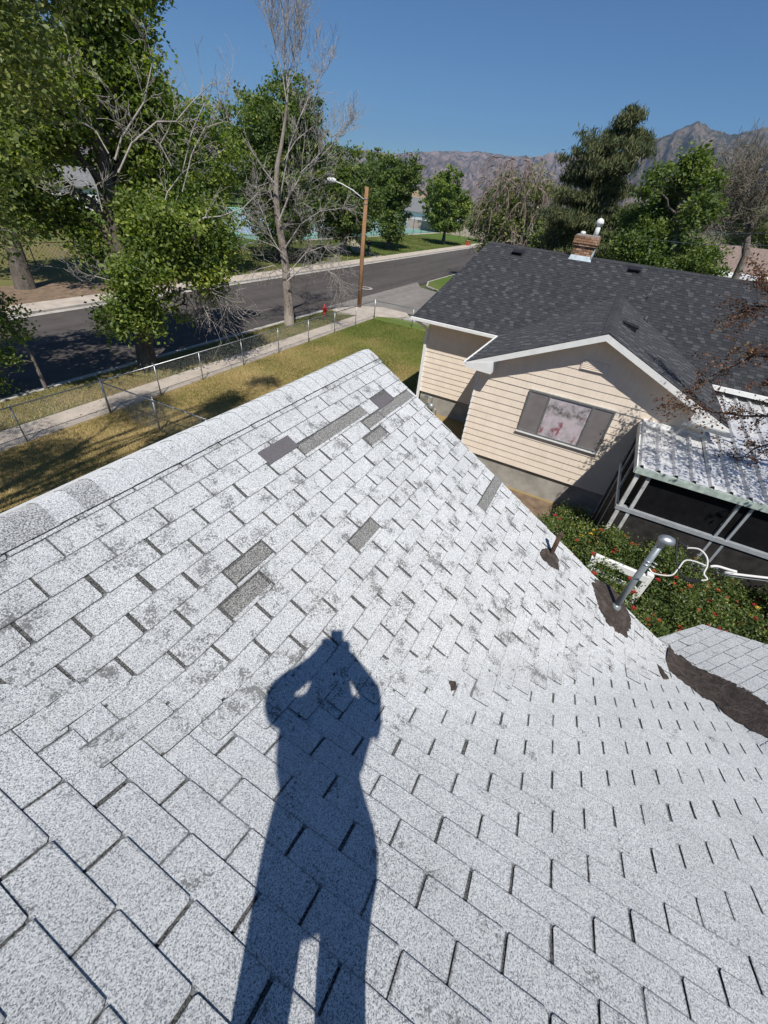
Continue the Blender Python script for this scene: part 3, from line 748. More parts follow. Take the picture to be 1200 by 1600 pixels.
# vent pipe and service mast
pp = np.array([3.39, -0.35, 4.37]); b = MB(); b.tube([pp - UP * 0.02, pp + (0.0, 0.005, 0.27)], [0.022, 0.021], 12); b.lathe(pp + (0, 0, .265), [(0.0235, 0), (0.0235, .012), (0.018, .013)], 12)
vp = b.build('vent_pipe', M_RUST, house, True)
b = MB(); b.lathe(pp, [(0.06, -.02), (0.045, 0.012), (0.026, .03)], 14); b.build('pipe_collar', M_TAR, vp, True)
mp0 = np.array([3.50, -1.11, 3.96]); mtop = np.array([3.50, -1.115, 4.86])
b = MB(); b.tube([mp0 - (0, 0, .1), mtop], 0.029, 16); mast = b.build('service_mast', M_PIPE, house, True)
b = MB(); b.lathe(mp0 + (0, 0, 0.005), [(0.048, -.03), (0.048, 0.02), (0.036, .032), (0.031, .045)], 18); b.build('mast_boot', M_PIPE, mast, True)
for zz in (0.62, 0.66):
    b = MB(); b.lathe(mp0 + (0, 0, zz), [(0.034, 0), (0.034, .012)], 16); b.bar(mp0 + (0.0, -.03, zz + .006), mp0 + (-.02, -.075, zz + .006), .012, .01); b.build('strap', M_GALV, mast, True)
# weatherhead: hooded cap tilted over to -Y side
import bmesh
bm = bmesh.new(); bmesh.ops.create_uvsphere(bm, u_segments=22, v_segments=14, radius=1.0)
for v in bm.verts:
    x_, y_, z_ = v.co; v.co = (x_ * 0.052, y_ * 0.078 - 0.028, (z_ * 0.048 if z_ > 0 else z_ * 0.022))
me = bpy.data.meshes.new('weatherhead'); bm.to_mesh(me); bm.free(); me.materials.append(M_GALV)
me.polygons.foreach_set('use_smooth', [True] * len(me.polygons))
wh = mobj('weatherhead', me, mast); wh.location = tuple(mtop + (0, 0, .02)); wh.rotation_euler = (0.12, 0, 0.2)
b = MB(); b.lathe(mtop - (0, 0, .05), [(0.036, 0), (0.036, .05), (.04, .052), (.04, .066)], 18); b.build('mast_collar', M_GALV, mast, True)
def wire(name, label, pxs, rad, mat, rr=None, extra=None, cat='cable', k=7):
    D = 0.0; pts = []
    for q in pxs: d = sight(q[0], q[1]); d /= np.linalg.norm(d); pts.append(d * q[2] + UP)
    if extra: pts += [np.array(e) for e in extra]
    # smooth (Catmull-Rom)
    out = []
    Q = [pts[0]] + pts + [pts[-1]]
    for a in range(1, len(Q) - 2):
        for s in np.linspace(0, 1, 8, endpoint=False):
            p0, p1, p2, p3 = Q[a - 1], Q[a], Q[a + 1], Q[a + 2]
            out.append(0.5 * ((2 * p1) + (-p0 + p2) * s + (2 * p0 - 5 * p1 + 4 * p2 - p3) * s ** 2 + (-p0 + 3 * p1 - 3 * p2 + p3) * s ** 3))
    out.append(pts[-1]); b = MB(); b.tube(out, rad, k); o = b.build(name, mat, None, True); return tag(o, label, cat)
dm = np.linalg.norm(mtop - UP)
far = (9.0, -18.0, 5.6)
wire('service_cable', 'thick white twisted service cable running off to the right from the roof mast', [(1110, 885, dm), (1122, 885, dm + .02), (1150, 893, dm + .1), (1200, 903, dm + .3)], 0.010, M_CABW, extra=[(4.6, -5.0, 5.15), far])
wire('upper_cable', 'white cable looping from the mast hood down to the service cable', [(1072, 856, dm), (1092, 858, dm), (1104, 870, dm), (1105, 884, dm), (1100, 896, dm), (1105, 905, dm), (1094, 907, dm)], 0.0065, M_CABW)
wire('lower_cable', 'white cable sagging below the mast beside the black cable', [(1014, 888, dm), (1022, 896, dm), (1048, 899, dm), (1060, 888, dm), (1070, 876, dm), (1085, 877, dm), (1103, 884, dm)], 0.0065, M_CABW)
wire('black_cable', 'black cable hanging in a loop out of the mast hood', [(1058, 844, dm), (1056, 866, dm), (1060, 890, dm), (1072, 903, dm), (1090, 906, dm)], 0.0075, M_BLACK)
wire('cable_sleeve', 'short black sleeve over the cable beside the mast hood', [(1060, 846, dm), (1074, 856, dm)], 0.010, M_BLACK, cat='cable sleeve')
wire('cable_splice', 'black taped splice at the low end of the cable loop', [(1070, 905, dm), (1082, 908, dm), (1096, 907, dm)], 0.013, M_BLACK, cat='cable splice')
wire('guy_wire', 'thin steel guy wire strung under the white service cable', [(1090, 884, dm + .02), (1120, 888, dm + .1), (1200, 908, dm + .35)], 0.003, M_GALV, extra=[(4.7, -5.0, 5.05), (9.0, -18.0, 5.4)])

# ================================================================== NEIGHBOUR'S HOUSE
nb = thing('house', "neighbour's cream sided house with charcoal shingle roof, brick chimney and white rake boards", 'house', (15.0, 0, 0))
NBO = np.array([15.0, 0, 0])
class MBo(MB):
    def build(s, name, mats, parent=None, smooth=False, kind=None):
        if parent is not None and parent.get('_off') is not None:
            off = np.array(parent['_off']); s.V = [tuple(np.array(v) - off) for v in s.V]
        return super().build(name, mats, parent, smooth, kind)
def sub_off(me_obj, off):    # keep children's geometry at world place under an offset parent
    me_obj.data.transform(Matrix.Translation(Vector(-off)))
def nbuild(b, name, mat, parent=None, smooth=False, kind=None, label=None):
    if parent is None or parent is nb: b.V = [(v[0] - NBO[0], v[1] - NBO[1], v[2] - NBO[2]) for v in b.V]; parent = nb
    else: b.V = [(v[0] - NBO[0], v[1] - NBO[1], v[2] - NBO[2]) for v in b.V]
    o = b.build(name, mat, parent, smooth, kind)
    if label: o['label'] = label
    return o
WX, WY0, WY1, PK = 11.46, 2.62, -2.99, -0.18      # wing wall plane and corners
ZE, SLN, SLW = 3.57, 0.43, 0.437
zmain = lambda x: ZE + SLN * (x - 14.5)
zwing = lambda y: 4.93 - SLW * abs(y - PK)
# walls and foundation
b = MB(); t_ = 0.2
b.prism([(WX + .03, WY1, .8), (WX + .03, WY0, .8), (WX + .03, WY0, 3.5), (WX + .03, PK, 4.70), (WX + .03, WY1, 3.42)], (t_, 0, 0))
b.lohi((WX + .25, WY0 - .2, .8), (15.0, WY0 - .03, 3.55)); b.lohi((WX + .25, WY1 + .03, .8), (15.0, WY1 + .2, 3.45))
b.lohi((15.03, WY0, .8), (15.2, 5.6, 3.55)); b.lohi((15.03, -8.6, .8), (15.2, WY1, 3.5))
b.prism([(15.2, 5.4, .8), (24.0, 5.4, .8), (24.0, 5.4, 3.4), (19.55, 5.4, 5.4), (15.2, 5.4, 3.55)], (0, 0.17, 0))
b.lohi((23.9, -8.6, 0), (24.1, 5.4, 3.4)); b.lohi((15.2, -8.6, 0), (23.9, -8.4, 3.5))
nbuild(b, 'wall', M_SIDE)
b = MB(); b.lohi((WX + .06, WY1 + .03, -.1), (WX + .26, WY0 - .03, .795)); b.lohi((WX + .26, WY0 - .25, -.1), (15.0, WY0 - .05, .795)); b.lohi((15.06, WY0, -.1), (15.25, 5.57, .795)); b.lohi((15.25, 5.35, -.1), (24, 5.55, .795))
nbuild(b, 'foundation', M_FOUND)
b = MB(); b.lohi((15.06, -8.6, -.1), (15.25, WY1, .795)); nbuild(b, 'foundation', M_FOUND)
# lap siding, each board its own piece
def board(p0, p1, z0, z1, out, topcut=None, dark=False):
    """board between plan points p0,p1 ; out = outward normal in plan; topcut(s)->max z along it"""
    b = MB(); p0 = np.array(p0); p1 = np.array(p1); o = np.array(out); z1 = z1 + .012
    lo, hi = o * 0.024, o * 0.005
    def pt(s, z, f): q = p0 + (p1 - p0) * s; return (q[0] + f[0], q[1] + f[1], z)
    if topcut is None: ss = [(0, 1, None)]
    L = np.linalg.norm(p1 - p0)
    b.hexa([pt(0, z0, (0, 0)), pt(1, z0, (0, 0)), pt(1, z0, lo), pt(0, z0, lo), pt(0, z1, (0, 0)), pt(1, z1, (0, 0)), pt(1, z1, hi), pt(0, z1, hi)])
    nbuild(b, 'siding_board', M_SIDE)
EX = 0.196
z = 0.80; k = 0
while z < 4.66:
    zz = z + EX; jit = random.uniform(-.002, .002)
    if z < 3.42:
        board((WX + jit, WY0), (WX + jit, WY1), z, zz, (-1, 0))
    else:       # gable boards end under the rake
        lim = 4.74
        y_a = PK + (lim - z) / SLW * 0.985; y_b = PK - (lim - z) / SLW * 0.985
        y_a2 = PK + max(.02, (lim - zz - .012)) / SLW * 0.985; y_b2 = PK - max(.02, (lim - zz - .012)) / SLW * 0.985
        y_a = min(y_a, WY0); y_b = max(y_b, WY1); y_a2 = min(y_a2, WY0); y_b2 = max(y_b2, WY1)
        bb = MB(); bb.hexa([(WX, y_a, z), (WX, y_b, z), (WX - .024, y_b, z), (WX - .024, y_a, z), (WX, y_a2, zz + .012), (WX, y_b2, zz + .012), (WX - .008, y_b2, zz + .012), (WX - .008, y_a2, zz + .012)])
        nbuild(bb, 'siding_board', M_SIDE)
    if z < 3.5:
        board((15.0 + jit, 5.6), (15.0 + jit, WY0), z, min(zz, 3.54), (-1, 0))
        board((WX + .02, WY0 + jit), (15.0, WY0 + jit), z, min(zz, 3.52), (0, 1))
    z = zz
# corner caps
for (cx_, cy_, z1_) in ((WX - .012, WY0 + .012, 3.47), (15.0 - .012, 5.6 + .012, 3.5), (WX - .012, WY1 - .012, 3.42)):
    b = MB(); z = .80
    while z < z1_ - .05:
        b.hexa([(cx_ - .022, cy_ - .035, z), (cx_ + .035, cy_ - .035, z), (cx_ + .035, cy_ + .022, z), (cx_ - .022, cy_ + .022, z), (cx_ - .008, cy_ - .03, z + EX - .012), (cx_ + .03, cy_ - .03, z + EX - .012), (cx_ + .03, cy_ + .008, z + EX - .012), (cx_ - .008, cy_ + .008, z + EX - .012)]); z += EX
    nbuild(b, 'corner_trim', M_WHITE)
# window
b = MB(); y0, y1, z0, z1 = 1.12, -1.07, 1.97, 3.18; fx = WX - .085
for a, c in (((y0, z0), (y1, z0 + .05)), ((y0, z1 - .05), (y1, z1)), ((y0, z0 + .05), (y0 - .045, z1 - .05)), ((y1 + .045, z0 + .05), (y1, z1 - .05))):
    b.lohi((fx, min(a[0], c[0]), a[1]), (fx + .08, max(a[0], c[0]), c[1]))
win = nbuild(b, 'window', M_GALV)
b = MB()
for ym in (0.57, -0.54): b.lohi((fx + .003, ym - .022, z0 + .05), (fx + .05, ym + .022, z1 - .05))
nbuild(b, 'mullion', M_GALV, win)
for (ya, yb, mt, lb, dx) in ((1.075, .592, M_SCRN, 'grey insect screen over left pane', .018), (.548, -.518, M_CURT, 'middle pane with stained red and white film', .03), (-.562, -1.025, M_SCRN, 'grey insect screen over right pane', .018)):
    b = MB(); b.lohi((fx + dx, yb, z0 + .05), (fx + dx + .010, ya, z1 - .05)); nbuild(b, 'pane', mt, win, label=lb)
b = MB(); b.lohi((fx - .015, y1 - .03, z0 - .035), (fx + .05, y0 + .03, z0 - .002)); nbuild(b, 'sill', M_WHITE, win)
# gable vent
b = MB(); b.lohi((WX - .045, -.52, 3.96), (WX - .03, .14, 4.20)); gv = nbuild(b, 'gable_vent', M_SIDE)
for k in range(5):
    b = MB(); zc = 3.985 + k * .042; b.hexa([(WX - .046, -.50, zc), (WX - .046, .12, zc), (WX - .062, .12, zc - .004), (WX - .062, -.50, zc - .004), (WX - .046, -.50, zc + .034), (WX - .046, .12, zc + .034), (WX - .050, .12, zc + .034), (WX - .050, -.50, zc + .034)])
    nbuild(b, 'slat', M_SIDE, gv)
# roof decks
b = MB(); T = 0.05
def deckpoly(pts): b.prism([(p[0], p[1], p[2] - T) for p in pts], (0, 0, T - .004))
b2pts = [(14.5, 6.13), (19.52, 5.32), (19.52, -9), (14.5, -9)]
deckpoly([(x, y, zmain(x)) for x, y in b2pts])
deckpoly([(19.52, 5.32, zmain(19.52)), (24.5, 6.1, 3.57), (24.5, -9, 3.57), (19.52, -9, zmain(19.52))])
xr_ = 14.5 + (4.93 - ZE) / SLN
RX0 = 11.06
deckpoly([(RX0, 2.93, zwing(2.93)), (RX0, PK, 4.93), (xr_, PK, 4.93), (14.5, 2.93, zwing(2.93))])
deckpoly([(RX0, PK, 4.93), (RX0, -3.29, zwing(-3.29)), (14.5, -3.29, zwing(-3.29)), (xr_, PK, 4.93)])
nbuild(b, 'roof', M_NSH[0])
# charcoal shingles
nsh = []
def field(o, u, v, n, clipf, a0, a1, bmax, ex=0.143):
    """o eave corner, u along eave, v up slope"""
    r = 0; bb = 0.0
    while bb < bmax:
        a = a0 + random.uniform(-.3, 0); jt = random.uniform(-.003, .003); hi_ = False
        while a < a1:
            hi_ = not hi_; wd = random.choice((.13, .16, .19, .22)) if hi_ else random.choice((.16, .22, .28, .34))
            poly = [(a + .002, bb + jt), (a + wd - .002, bb + jt), (a + wd - .002, bb + ex + .01), (a + .002, bb + ex + .01)]
            q = [(p[0], p[1], p[0], p[1]) for p in poly]
            for hh in clipf:
                q = clip(q, hh) if len(q) > 2 else q
            if len(q) > 2:
                h = 0.015 if hi_ else 0.009
                q = [(p[0], p[1]) for p in q]; m = len(q)
                W = [o + u * p[0] + v * p[1] + n * (h * (1 - .8 * (p[1] - bb) / (ex + .01))) for p in q] + [o + u * p[0] + v * p[1] for p in q]
                c = np.mean(W, 0); d = RC @ (c - UP); vis = d[2] > .2 and -30 < 600 + FPX * d[0] / d[2] < 1230
                A = .5 * abs(sum(q[k][0] * q[(k + 1) % m][1] - q[(k + 1) % m][0] * q[k][1] for k in range(m)))
                sc = A * abs(n @ (c - UP)) / np.linalg.norm(c - UP) ** 3 if vis else 0
                nsh.append((sc, W, m, random.choice((3, 2, 2)) if hi_ else random.choice((0, 1, 1))))
            a += wd
        bb += ex
def unit(v): v = np.array(v, float); return v / np.linalg.norm(v)
vm = unit((1, 0, SLN)); um = np.array([0, -1.0, 0]); nm = np.cross(um, vm); nm = nm if nm[2] > 0 else -nm
Lm = 5.02 * math.hypot(1, SLN)
# main slope coords: a = 6.13 - y ; b = (x-14.5)*hyp. left rake runs in from a=0 to a=.81 ; notch of the wing
hyp = math.hypot(1, SLN); xv = (xr_ - 14.5) * hyp
def tri_out(q):   # not used
    return q
o0 = np.array([14.5, 6.13, ZE])
h_rake = (Lm, -0.81, 0.0)
aw0, aw1, apk = 6.13 - 2.93, 6.13 + 3.29, 6.13 - PK
# region left of wing valley: a <= aw0 + (apk-aw0)*b/xv
field(o0, um, vm, nm, [h_rake, (-xv, (apk - aw0), aw0 * xv)], 0, apk, xv)
field(o0, um, vm, nm, [(xv, (aw1 - apk), -aw1 * xv)], apk, 15.1, xv)
field(o0 + vm * (math.floor(xv / .143) + 1) * .143, um, vm, nm, [(Lm, -0.81, -0.81 * (math.floor(xv / .143) + 1) * .143), (0, -1, Lm - (math.floor(xv / .143) + 1) * .143)], 0, 15.1, Lm - xv)
# wing slopes: eave runs along +X
hw = math.hypot(1, SLW); Lw = 3.11 * hw
for sgn in (1, -1):
    ye = PK + sgn * 3.11; uw = np.array([1.0, 0, 0]); vw = unit((0, -sgn, SLW)); nw = np.cross(uw, vw); nw = nw if nw[2] > 0 else -nw
    field(np.array([RX0 - .02, ye, zwing(ye)]), uw, vw, nw, [(1, 0, 0), (-Lw, (xr_ - 14.5), (14.5 - RX0 + .02) * Lw), (0, -1, Lw)], 0, xr_ - RX0 + .1, Lw)
nsh.sort(key=lambda q: -q[0])
SV, SF, SM = [], [], []
for k_, (sc, W, m, mi) in enumerate(nsh):
    F = [tuple(range(m))] + [(m + q, m + (q + 1) % m, (q + 1) % m, q) for q in range(m)]
    if k_ < 300:
        W = np.array(W); c = W.mean(0); o = mobj('shingle', mesh_np('shingle', W - c, F, M_NSH[mi]), nb); o.location = c - NBO
    else:
        k0 = len(SV); SV += [tuple(np.array(p) - NBO) for p in W]; SF += [tuple(k0 + q for q in f) for f in F]; SM += [mi] * len(F)
o = mobj('shingles', mesh_np('shingles', np.array(SV), SF, M_NSH, False, SM), nb); o['kind'] = 'stuff'
# ridge caps of both ridges
def caps(p, q, slope, perp, n):
    p, q = np.array(p, float), np.array(q, float); d = (q - p) / n; perp = np.array(perp, float)
    for k in range(n):
        b = MB(); a, c = p + d * k, p + d * (k + 1.12); w_ = .15
        for s_ in (1, -1):
            dn = perp * s_ * w_ + np.array([0, 0, -slope * w_])
            b.hexa([a + dn * 1, a, c, c + dn, a + dn + (0, 0, .016), a + (0, 0, .02), c + (0, 0, .012), c + dn + (0, 0, .008)])
        nbuild(b, 'ridge_cap', random.choice(M_NSH[1:3]))
caps((RX0, PK, 4.94), (xr_, PK, 4.94), SLW, (0, 1, 0), 34)
caps((19.52, 5.3, zmain(19.52) + .01), (19.52, -9, zmain(19.52) + .01), SLN, (1, 0, 0), 60)
# rake boards, fascia, soffit, gutters
b = MB()
def rake_board(p, q, h=.15, t=.03, top=0.0):
    p, q = np.array(p), np.array(q); b.hexa([p - (0, 0, h), p - (-t, 0, h), q - (-t, 0, h), q - (0, 0, h), p - (0, 0, top), p - (-t, 0, top), q - (-t, 0, top), q - (0, 0, top)])
rake_board((RX0 - .012, 2.93, zwing(2.93) - .012), (RX0 - .012, PK, 4.918)); rake_board((RX0 - .012, PK, 4.918), (RX0 - .012, -3.29, zwing(-3.29) - .012))
nbuild(b, 'rake_board', M_WHITE)
b = MB(); b.hexa([(RX0 + .02, 2.93, zwing(2.93) - .165), (RX0 + .02, PK, 4.75), (WX + .02, PK, 4.75), (WX + .02, 2.93, zwing(2.93) - .165), (RX0 + .02, 2.93, zwing(2.93) - .155), (RX0 + .02, PK, 4.76), (WX + .02, PK, 4.76), (WX + .02, 2.93, zwing(2.93) - .155)])
b.hexa([(RX0 + .02, PK, 4.75), (RX0 + .02, -3.29, zwing(-3.29) - .165), (WX + .02, -3.29, zwing(-3.29) - .165), (WX + .02, PK, 4.75), (RX0 + .02, PK, 4.76), (RX0 + .02, -3.29, zwing(-3.29) - .155), (WX + .02, -3.29, zwing(-3.29) - .155), (WX + .02, PK, 4.76)])
nbuild(b, 'soffit', M_SIDE)
for (ya, yb) in ((2.93, 2.20), (-2.52, -3.29)):      # boxed eave returns
    b = MB(); yo, yi = (ya, yb) if ya > 0 else (yb, ya)
    zt = zwing(yi) - .17; b.prism([(RX0 - .02, yo, zwing(yo) - .02), (RX0 - .02, yo, zwing(yo) - .15), (RX0 - .02, yi, zwing(yo) - .17), (RX0 - .02, yi, zt)], (.48, 0, 0)); nbuild(b, 'eave_return', M_WHITE)
b = MB(); b.bar((14.44, 6.15, ZE - .06), (14.44, 2.9, ZE - .06), .10, .09); nbuild(b, 'gutter', M_WHITE)
b = MB(); b.bar((RX0 - .02, 2.98, zwing(2.93) - .055), (14.42, 2.98, zwing(2.93) - .055), .07, .07); nbuild(b, 'gutter', M_WHITE)
b = MB(); b.bar((14.44, -3.32, ZE - .06), (14.44, -9, ZE - .06), .12, .11); nbuild(b, 'gutter', M_WHITE)
b = MB(); b.bar((10.98, -2.40, 3.47), (10.98, -3.36, 3.44), .10, .08); b.bar((10.98, -2.55, 3.45), (11.12, -2.42, 3.12), .07, .06); nbuild(b, 'gutter', M_GALV, label='bare metal gutter end with a short downspout')
b = MB(); b.tube([(14.44, 5.95, 3.46), (14.62, 5.75, 3.32), (14.93, 5.66, 3.12)], .042, 8); b.lohi((14.90, 5.60, .25), (14.98, 5.70, 3.14)); nbuild(b, 'downspout', M_WHITE)
b = MB(); b.lohi((14.46, 2.9, ZE - .14), (15.0, 5.95, ZE - .125)); nbuild(b, 'soffit', M_SIDE)
# gable rake of the main roof (left end)
b = MB(); p, q = np.array([14.5, 6.14, ZE - .01]), np.array([19.52, 5.33, zmain(19.52) - .01]); b.hexa([p - (0, .03, .15), p - (0, 0, .15), q - (0, 0, .15), q - (0, .03, .15), p - (0, .03, 0), p, q, q - (0, .03, 0)]); nbuild(b, 'rake_board', M_WHITE)
# box vents, pipes
def box_vent(x, y, nvec, upv):
    nvec = unit(nvec); upv = unit(upv); side = np.cross(upv, nvec); M_ = Matrix((tuple(side), tuple(upv), tuple(nvec))).transposed(); zc = None
    b = MB(); zz = zmain(x) if abs(nvec[1]) < .1 else zwing(y); c = np.array([x, y, zz])
    P_ = lambda a, u_, h: tuple(c + side * a + upv * u_ + nvec * h)
    b.hexa([P_(-.24, -.22, .0), P_(.24, -.22, 0), P_(.24, .24, 0), P_(-.24, .24, 0), P_(-.24, -.22, .012), P_(.24, -.22, .012), P_(.24, .24, .012), P_(-.24, .24, .012)])
    b.hexa([P_(-.17, -.16, .012), P_(.17, -.16, .012), P_(.17, .17, .012), P_(-.17, .17, .012), P_(-.19, -.20, .13), P_(.19, -.20, .13), P_(.18, .19, .04), P_(-.18, .19, .04)], 0)
    nbuild(b, 'roof_vent', M_BLACK)
box_vent(19.08, 3.97, (-SLN, 0, 1), (1, 0, SLN)); box_vent(19.16, -.27, (-SLN, 0, 1), (1, 0, SLN)); box_vent(13.45, -.62, (0, -SLW, 1), (0, 1, SLW))
for (x, y, h, rr) in ((17.75, -1.0, .40, .012), (16.2, -1.1, .14, .035)):
    zz = max(zmain(x), zwing(y)); b = MB(); b.tube([(x, y, zz - .03), (x, y, zz + h)], rr, 8); vp_ = nbuild(b, 'vent_pipe', M_GALV)
    b = MB(); b.lathe((x, y, zz - .03), [(.10, 0), (.075, .05), (rr + .01, .09)], 12); nbuild(b, 'pipe_collar', M_BLACK, vp_)
# chimney
def pz(u, v, x): d = sight(u, v); return d * x / d[0] + UP
cx0, cx1, cy0, cy1 = 19.30, 20.0, 1.32, 2.02; ctop = 6.34; cz0 = zmain(cx0) - .05
b = MB(); b.lohi((cx0 + .03, cy0 + .03, 5.4), (cx1 - .03, cy1 - .03, ctop - .04)); ch = nbuild(b, 'chimney', M_MORT)
b = MB(); z = cz0; row = 0
while z < ctop - .001:
    corb = .05 if z > ctop - .36 else 0.0; corb = .08 if z > ctop - .22 else corb
    for side in range(4):
        Lx = (cx1 - cx0 if side % 2 else cy1 - cy0) + 2 * corb; s = -.1 * (row % 2)
        while s < Lx - .02:
            e = min(s + .2, Lx); s0 = max(s, 0)
            if e - s0 > .02:
                pr = random.uniform(0, .006) + corb
                if side == 0: b.lohi((cx0 - pr, cy0 - corb + s0 + .005, z + .005), (cx0 + .06, cy0 - corb + e - .005, z + .072), random.choice((0, 0, 1, 2)))
                elif side == 1: b.lohi((cx0 - corb + s0 + .005, cy0 - pr, z + .005), (cx0 - corb + e - .005, cy0 + .06, z + .072), random.choice((0, 0, 1, 2)))
                elif side == 2: b.lohi((cx1 - .06, cy0 - corb + s0 + .005, z + .005), (cx1 + pr, cy0 - corb + e - .005, z + .072), random.choice((0, 0, 1, 2)))
                else: b.lohi((cx0 - corb + s0 + .005, cy1 - .06, z + .005), (cx0 - corb + e - .005, cy1 + pr, z + .072), random.choice((0, 0, 1, 2)))
            s += .2
    z += .077; row += 1
o = nbuild(b, 'bricks', M_BR, ch, kind='stuff')
b = MB(); b.hexa([(cx0 - .10, cy0 - .09, cz0 - .02), (cx0 - .10, cy1 + .09, cz0 - .02), (cx0 - .01, cy1 + .01, cz0 + .0), (cx0 - .01, cy0 - .01, cz0 + .0), (cx0 - .06, cy0 - .04, cz0 + .06), (cx0 - .06, cy1 + .04, cz0 + .06), (cx0 - .01, cy1 + .02, cz0 + .17), (cx0 - .01, cy0 - .02, cz0 + .17)])
b.hexa([(cx0 - .05, cy0 - .03, cz0), (cx1, cy0 - .03, cz0 + .2), (cx1, cy0, cz0 + .2), (cx0 - .05, cy0, cz0), (cx0 - .05, cy0 - .03, cz0 + .2), (cx1, cy0 - .03, cz0 + .5), (cx1, cy0, cz0 + .5), (cx0 - .05, cy0, cz0 + .2)])
nbuild(b, 'flashing', M_FLASH, ch)
b = MB(); b.lohi((cx0 - .04, cy0 - .04, ctop - .01), (cx1 + .04, cy1 + .04, ctop + .05)); nbuild(b, 'chimney_crown', M_MORT, ch)
b = MB(); b.lathe((19.75, 1.45, ctop + .04), [(.085, 0), (.085, .26), (.07, .27), (.07, .34), (.13, .36), (.14, .42), (.10, .50), (.03, .54)], 14); nbuild(b, 'flue_pipe', M_WHITE, ch, True)
b = MB(); b.lathe((19.7, 1.9, ctop + .04), [(.09, 0), (.09, .07), (.06, .10)], 12); nbuild(b, 'flue_pipe', M_WHITE, ch, True)

# gas meter on the foundation
gm = thing('gas_meter', 'grey gas meter and piping on the concrete foundation under the cream siding', 'gas meter', (14.8, 5.0, 0))
b = MB(); b.box((0.0, .30, .52), (.20, .26, .30)); b.build('meter_box', M_GALV, gm)
b = MB(); b.lathe((-.02, -.05, .38), [(.02, -.12), (.12, -.10), (.14, -.02), (.14, .02), (.12, .10), (.02, .12)], 18, axis=(1, 0, 0)); b.build('meter_body', M_PIPE, gm, True)
b = MB(); b.tube([(0, .28, .72), (0, .1, .74), (0, -.05, .72), (0, -.05, .52)], .02, 8); b.tube([(0, .28, .4), (0, .28, .05)], .02, 8); b.tube([(0, -.05, .3), (0, -.28, .3), (0, -.3, .05)], .02, 8); b.build('pipe', M_GALV, gm, True)

# ================================================================== METAL PORCH COVER
pr = thing('porch', 'low porch with ribbed white metal roof and dark screens against the cream house', 'porch', (9.2, -1.8, 0))
PO = np.array([9.2, -1.8, 0])
def pbuild(b, name, mat, smooth=False, parent=None, label=None):
    b.V = [(v[0] - PO[0], v[1] - PO[1], v[2]) for v in b.V]; o = b.build(name, mat, parent or pr, smooth)
    if label: o['label'] = label
    return o
y = -1.70; pw = 0.325; k = 0
while y > -8.6:
    y2 = y - pw; b = MB(); back = (11.42, 3.10) if y > -2.9 else (14.9, 3.33); x0, zf = 9.05, 2.985
    prof = [(0, .0), (.03, .055), (.075, .055), (.10, 0.0), (.18, 0.006), (.26, 0.0), (pw - .001, .0)]
    n = len(prof); ns = 8; V = []
    for s in range(ns + 1):
        f = s / ns; x = x0 + (back[0] - x0) * f; zb = zf + (back[1] - zf) * f
        for a, h in prof: V.append((x, y - a, zb + h + (.006 * math.sin(f * 9 + k * 1.7 + a * 20) if 0 < s < ns else 0)))
    F = [(s * n + q, (s + 1) * n + q, (s + 1) * n + q + 1, s * n + q + 1) for s in range(ns) for q in range(n - 1)]
    b.add(V, F); pbuild(b, 'roof_panel', M_AWN); y = y2; k += 1
b = MB(); b.lohi((9.03, -8.6, 2.84), (9.10, -1.68, 2.975)); pbuild(b, 'front_beam', simple('aged_green_white', (0.40, 0.47, 0.42), 0.6, 0.3, var=0.3, scale=9))
b = MB(); b.hexa([(9.05, -1.69, 2.84), (11.4, -1.69, 2.95), (11.4, -1.66, 2.95), (9.05, -1.66, 2.84), (9.05, -1.69, 3.0), (11.4, -1.69, 3.12), (11.4, -1.66, 3.12), (9.05, -1.66, 3.0)]); pbuild(b, 'side_beam', M_WHITE)
b = MB(); b.lohi((11.36, -3.05, 3.09), (11.44, -1.7, 3.17)); pbuild(b, 'wall_flashing', M_WHITE)
for (x, y, w_) in ((9.14, -1.78, .08), (9.14, -2.0, .07), (9.14, -3.66, .05), (9.14, -3.88, .05), (9.14, -5.6, .05), (9.14, -5.85, .05), (9.9, -1.74, .07), (10.7, -1.74, .07), (11.3, -1.74, .07)):
    b = MB(); b.lohi((x - w_ / 2, y - w_ / 2, .0), (x + w_ / 2, y + w_ / 2, 2.84)); pbuild(b, 'post', simple('shaded_white', (0.5, 0.5, 0.48), 0.7, 0.3, var=0.3, scale=7) if y > -2.2 else M_GUTTER)  # greyed colours carry the shade on the posts
b = MB(); b.lohi((9.08, -8.6, 1.86), (9.22, -1.7, 1.95)); pbuild(b, 'rail', M_GUTTER)  # grey stands in for dappled shade on the front rail
b = MB(); b.lohi((9.2, -1.79, 1.86), (11.35, -1.70, 1.95)); pbuild(b, 'rail', M_WHITE)
for (a, c) in (((9.17, -3.62), (9.185, -2.04)), ((9.17, -3.86), (9.185, -3.69)), ((9.17, -5.57), (9.185, -3.92)), ((9.17, -8.6), (9.185, -5.9))):
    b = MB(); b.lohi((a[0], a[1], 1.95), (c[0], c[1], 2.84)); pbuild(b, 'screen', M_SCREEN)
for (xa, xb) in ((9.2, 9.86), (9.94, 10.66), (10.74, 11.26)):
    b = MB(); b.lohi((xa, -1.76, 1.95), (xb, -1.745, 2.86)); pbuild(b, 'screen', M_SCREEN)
b = MB(); b.lohi((9.12, -8.6, 0), (9.18, -1.75, 1.86)); b.lohi((9.18, -1.78, 0), (11.35, -1.72, 1.86)); pbuild(b, 'dark_opening_fill', simple('painted_shade', (0.035, 0.032, 0.03), 0.8, 0.2, var=0.4, scale=6))  # dark sheets painted as the shaded opening below the rail
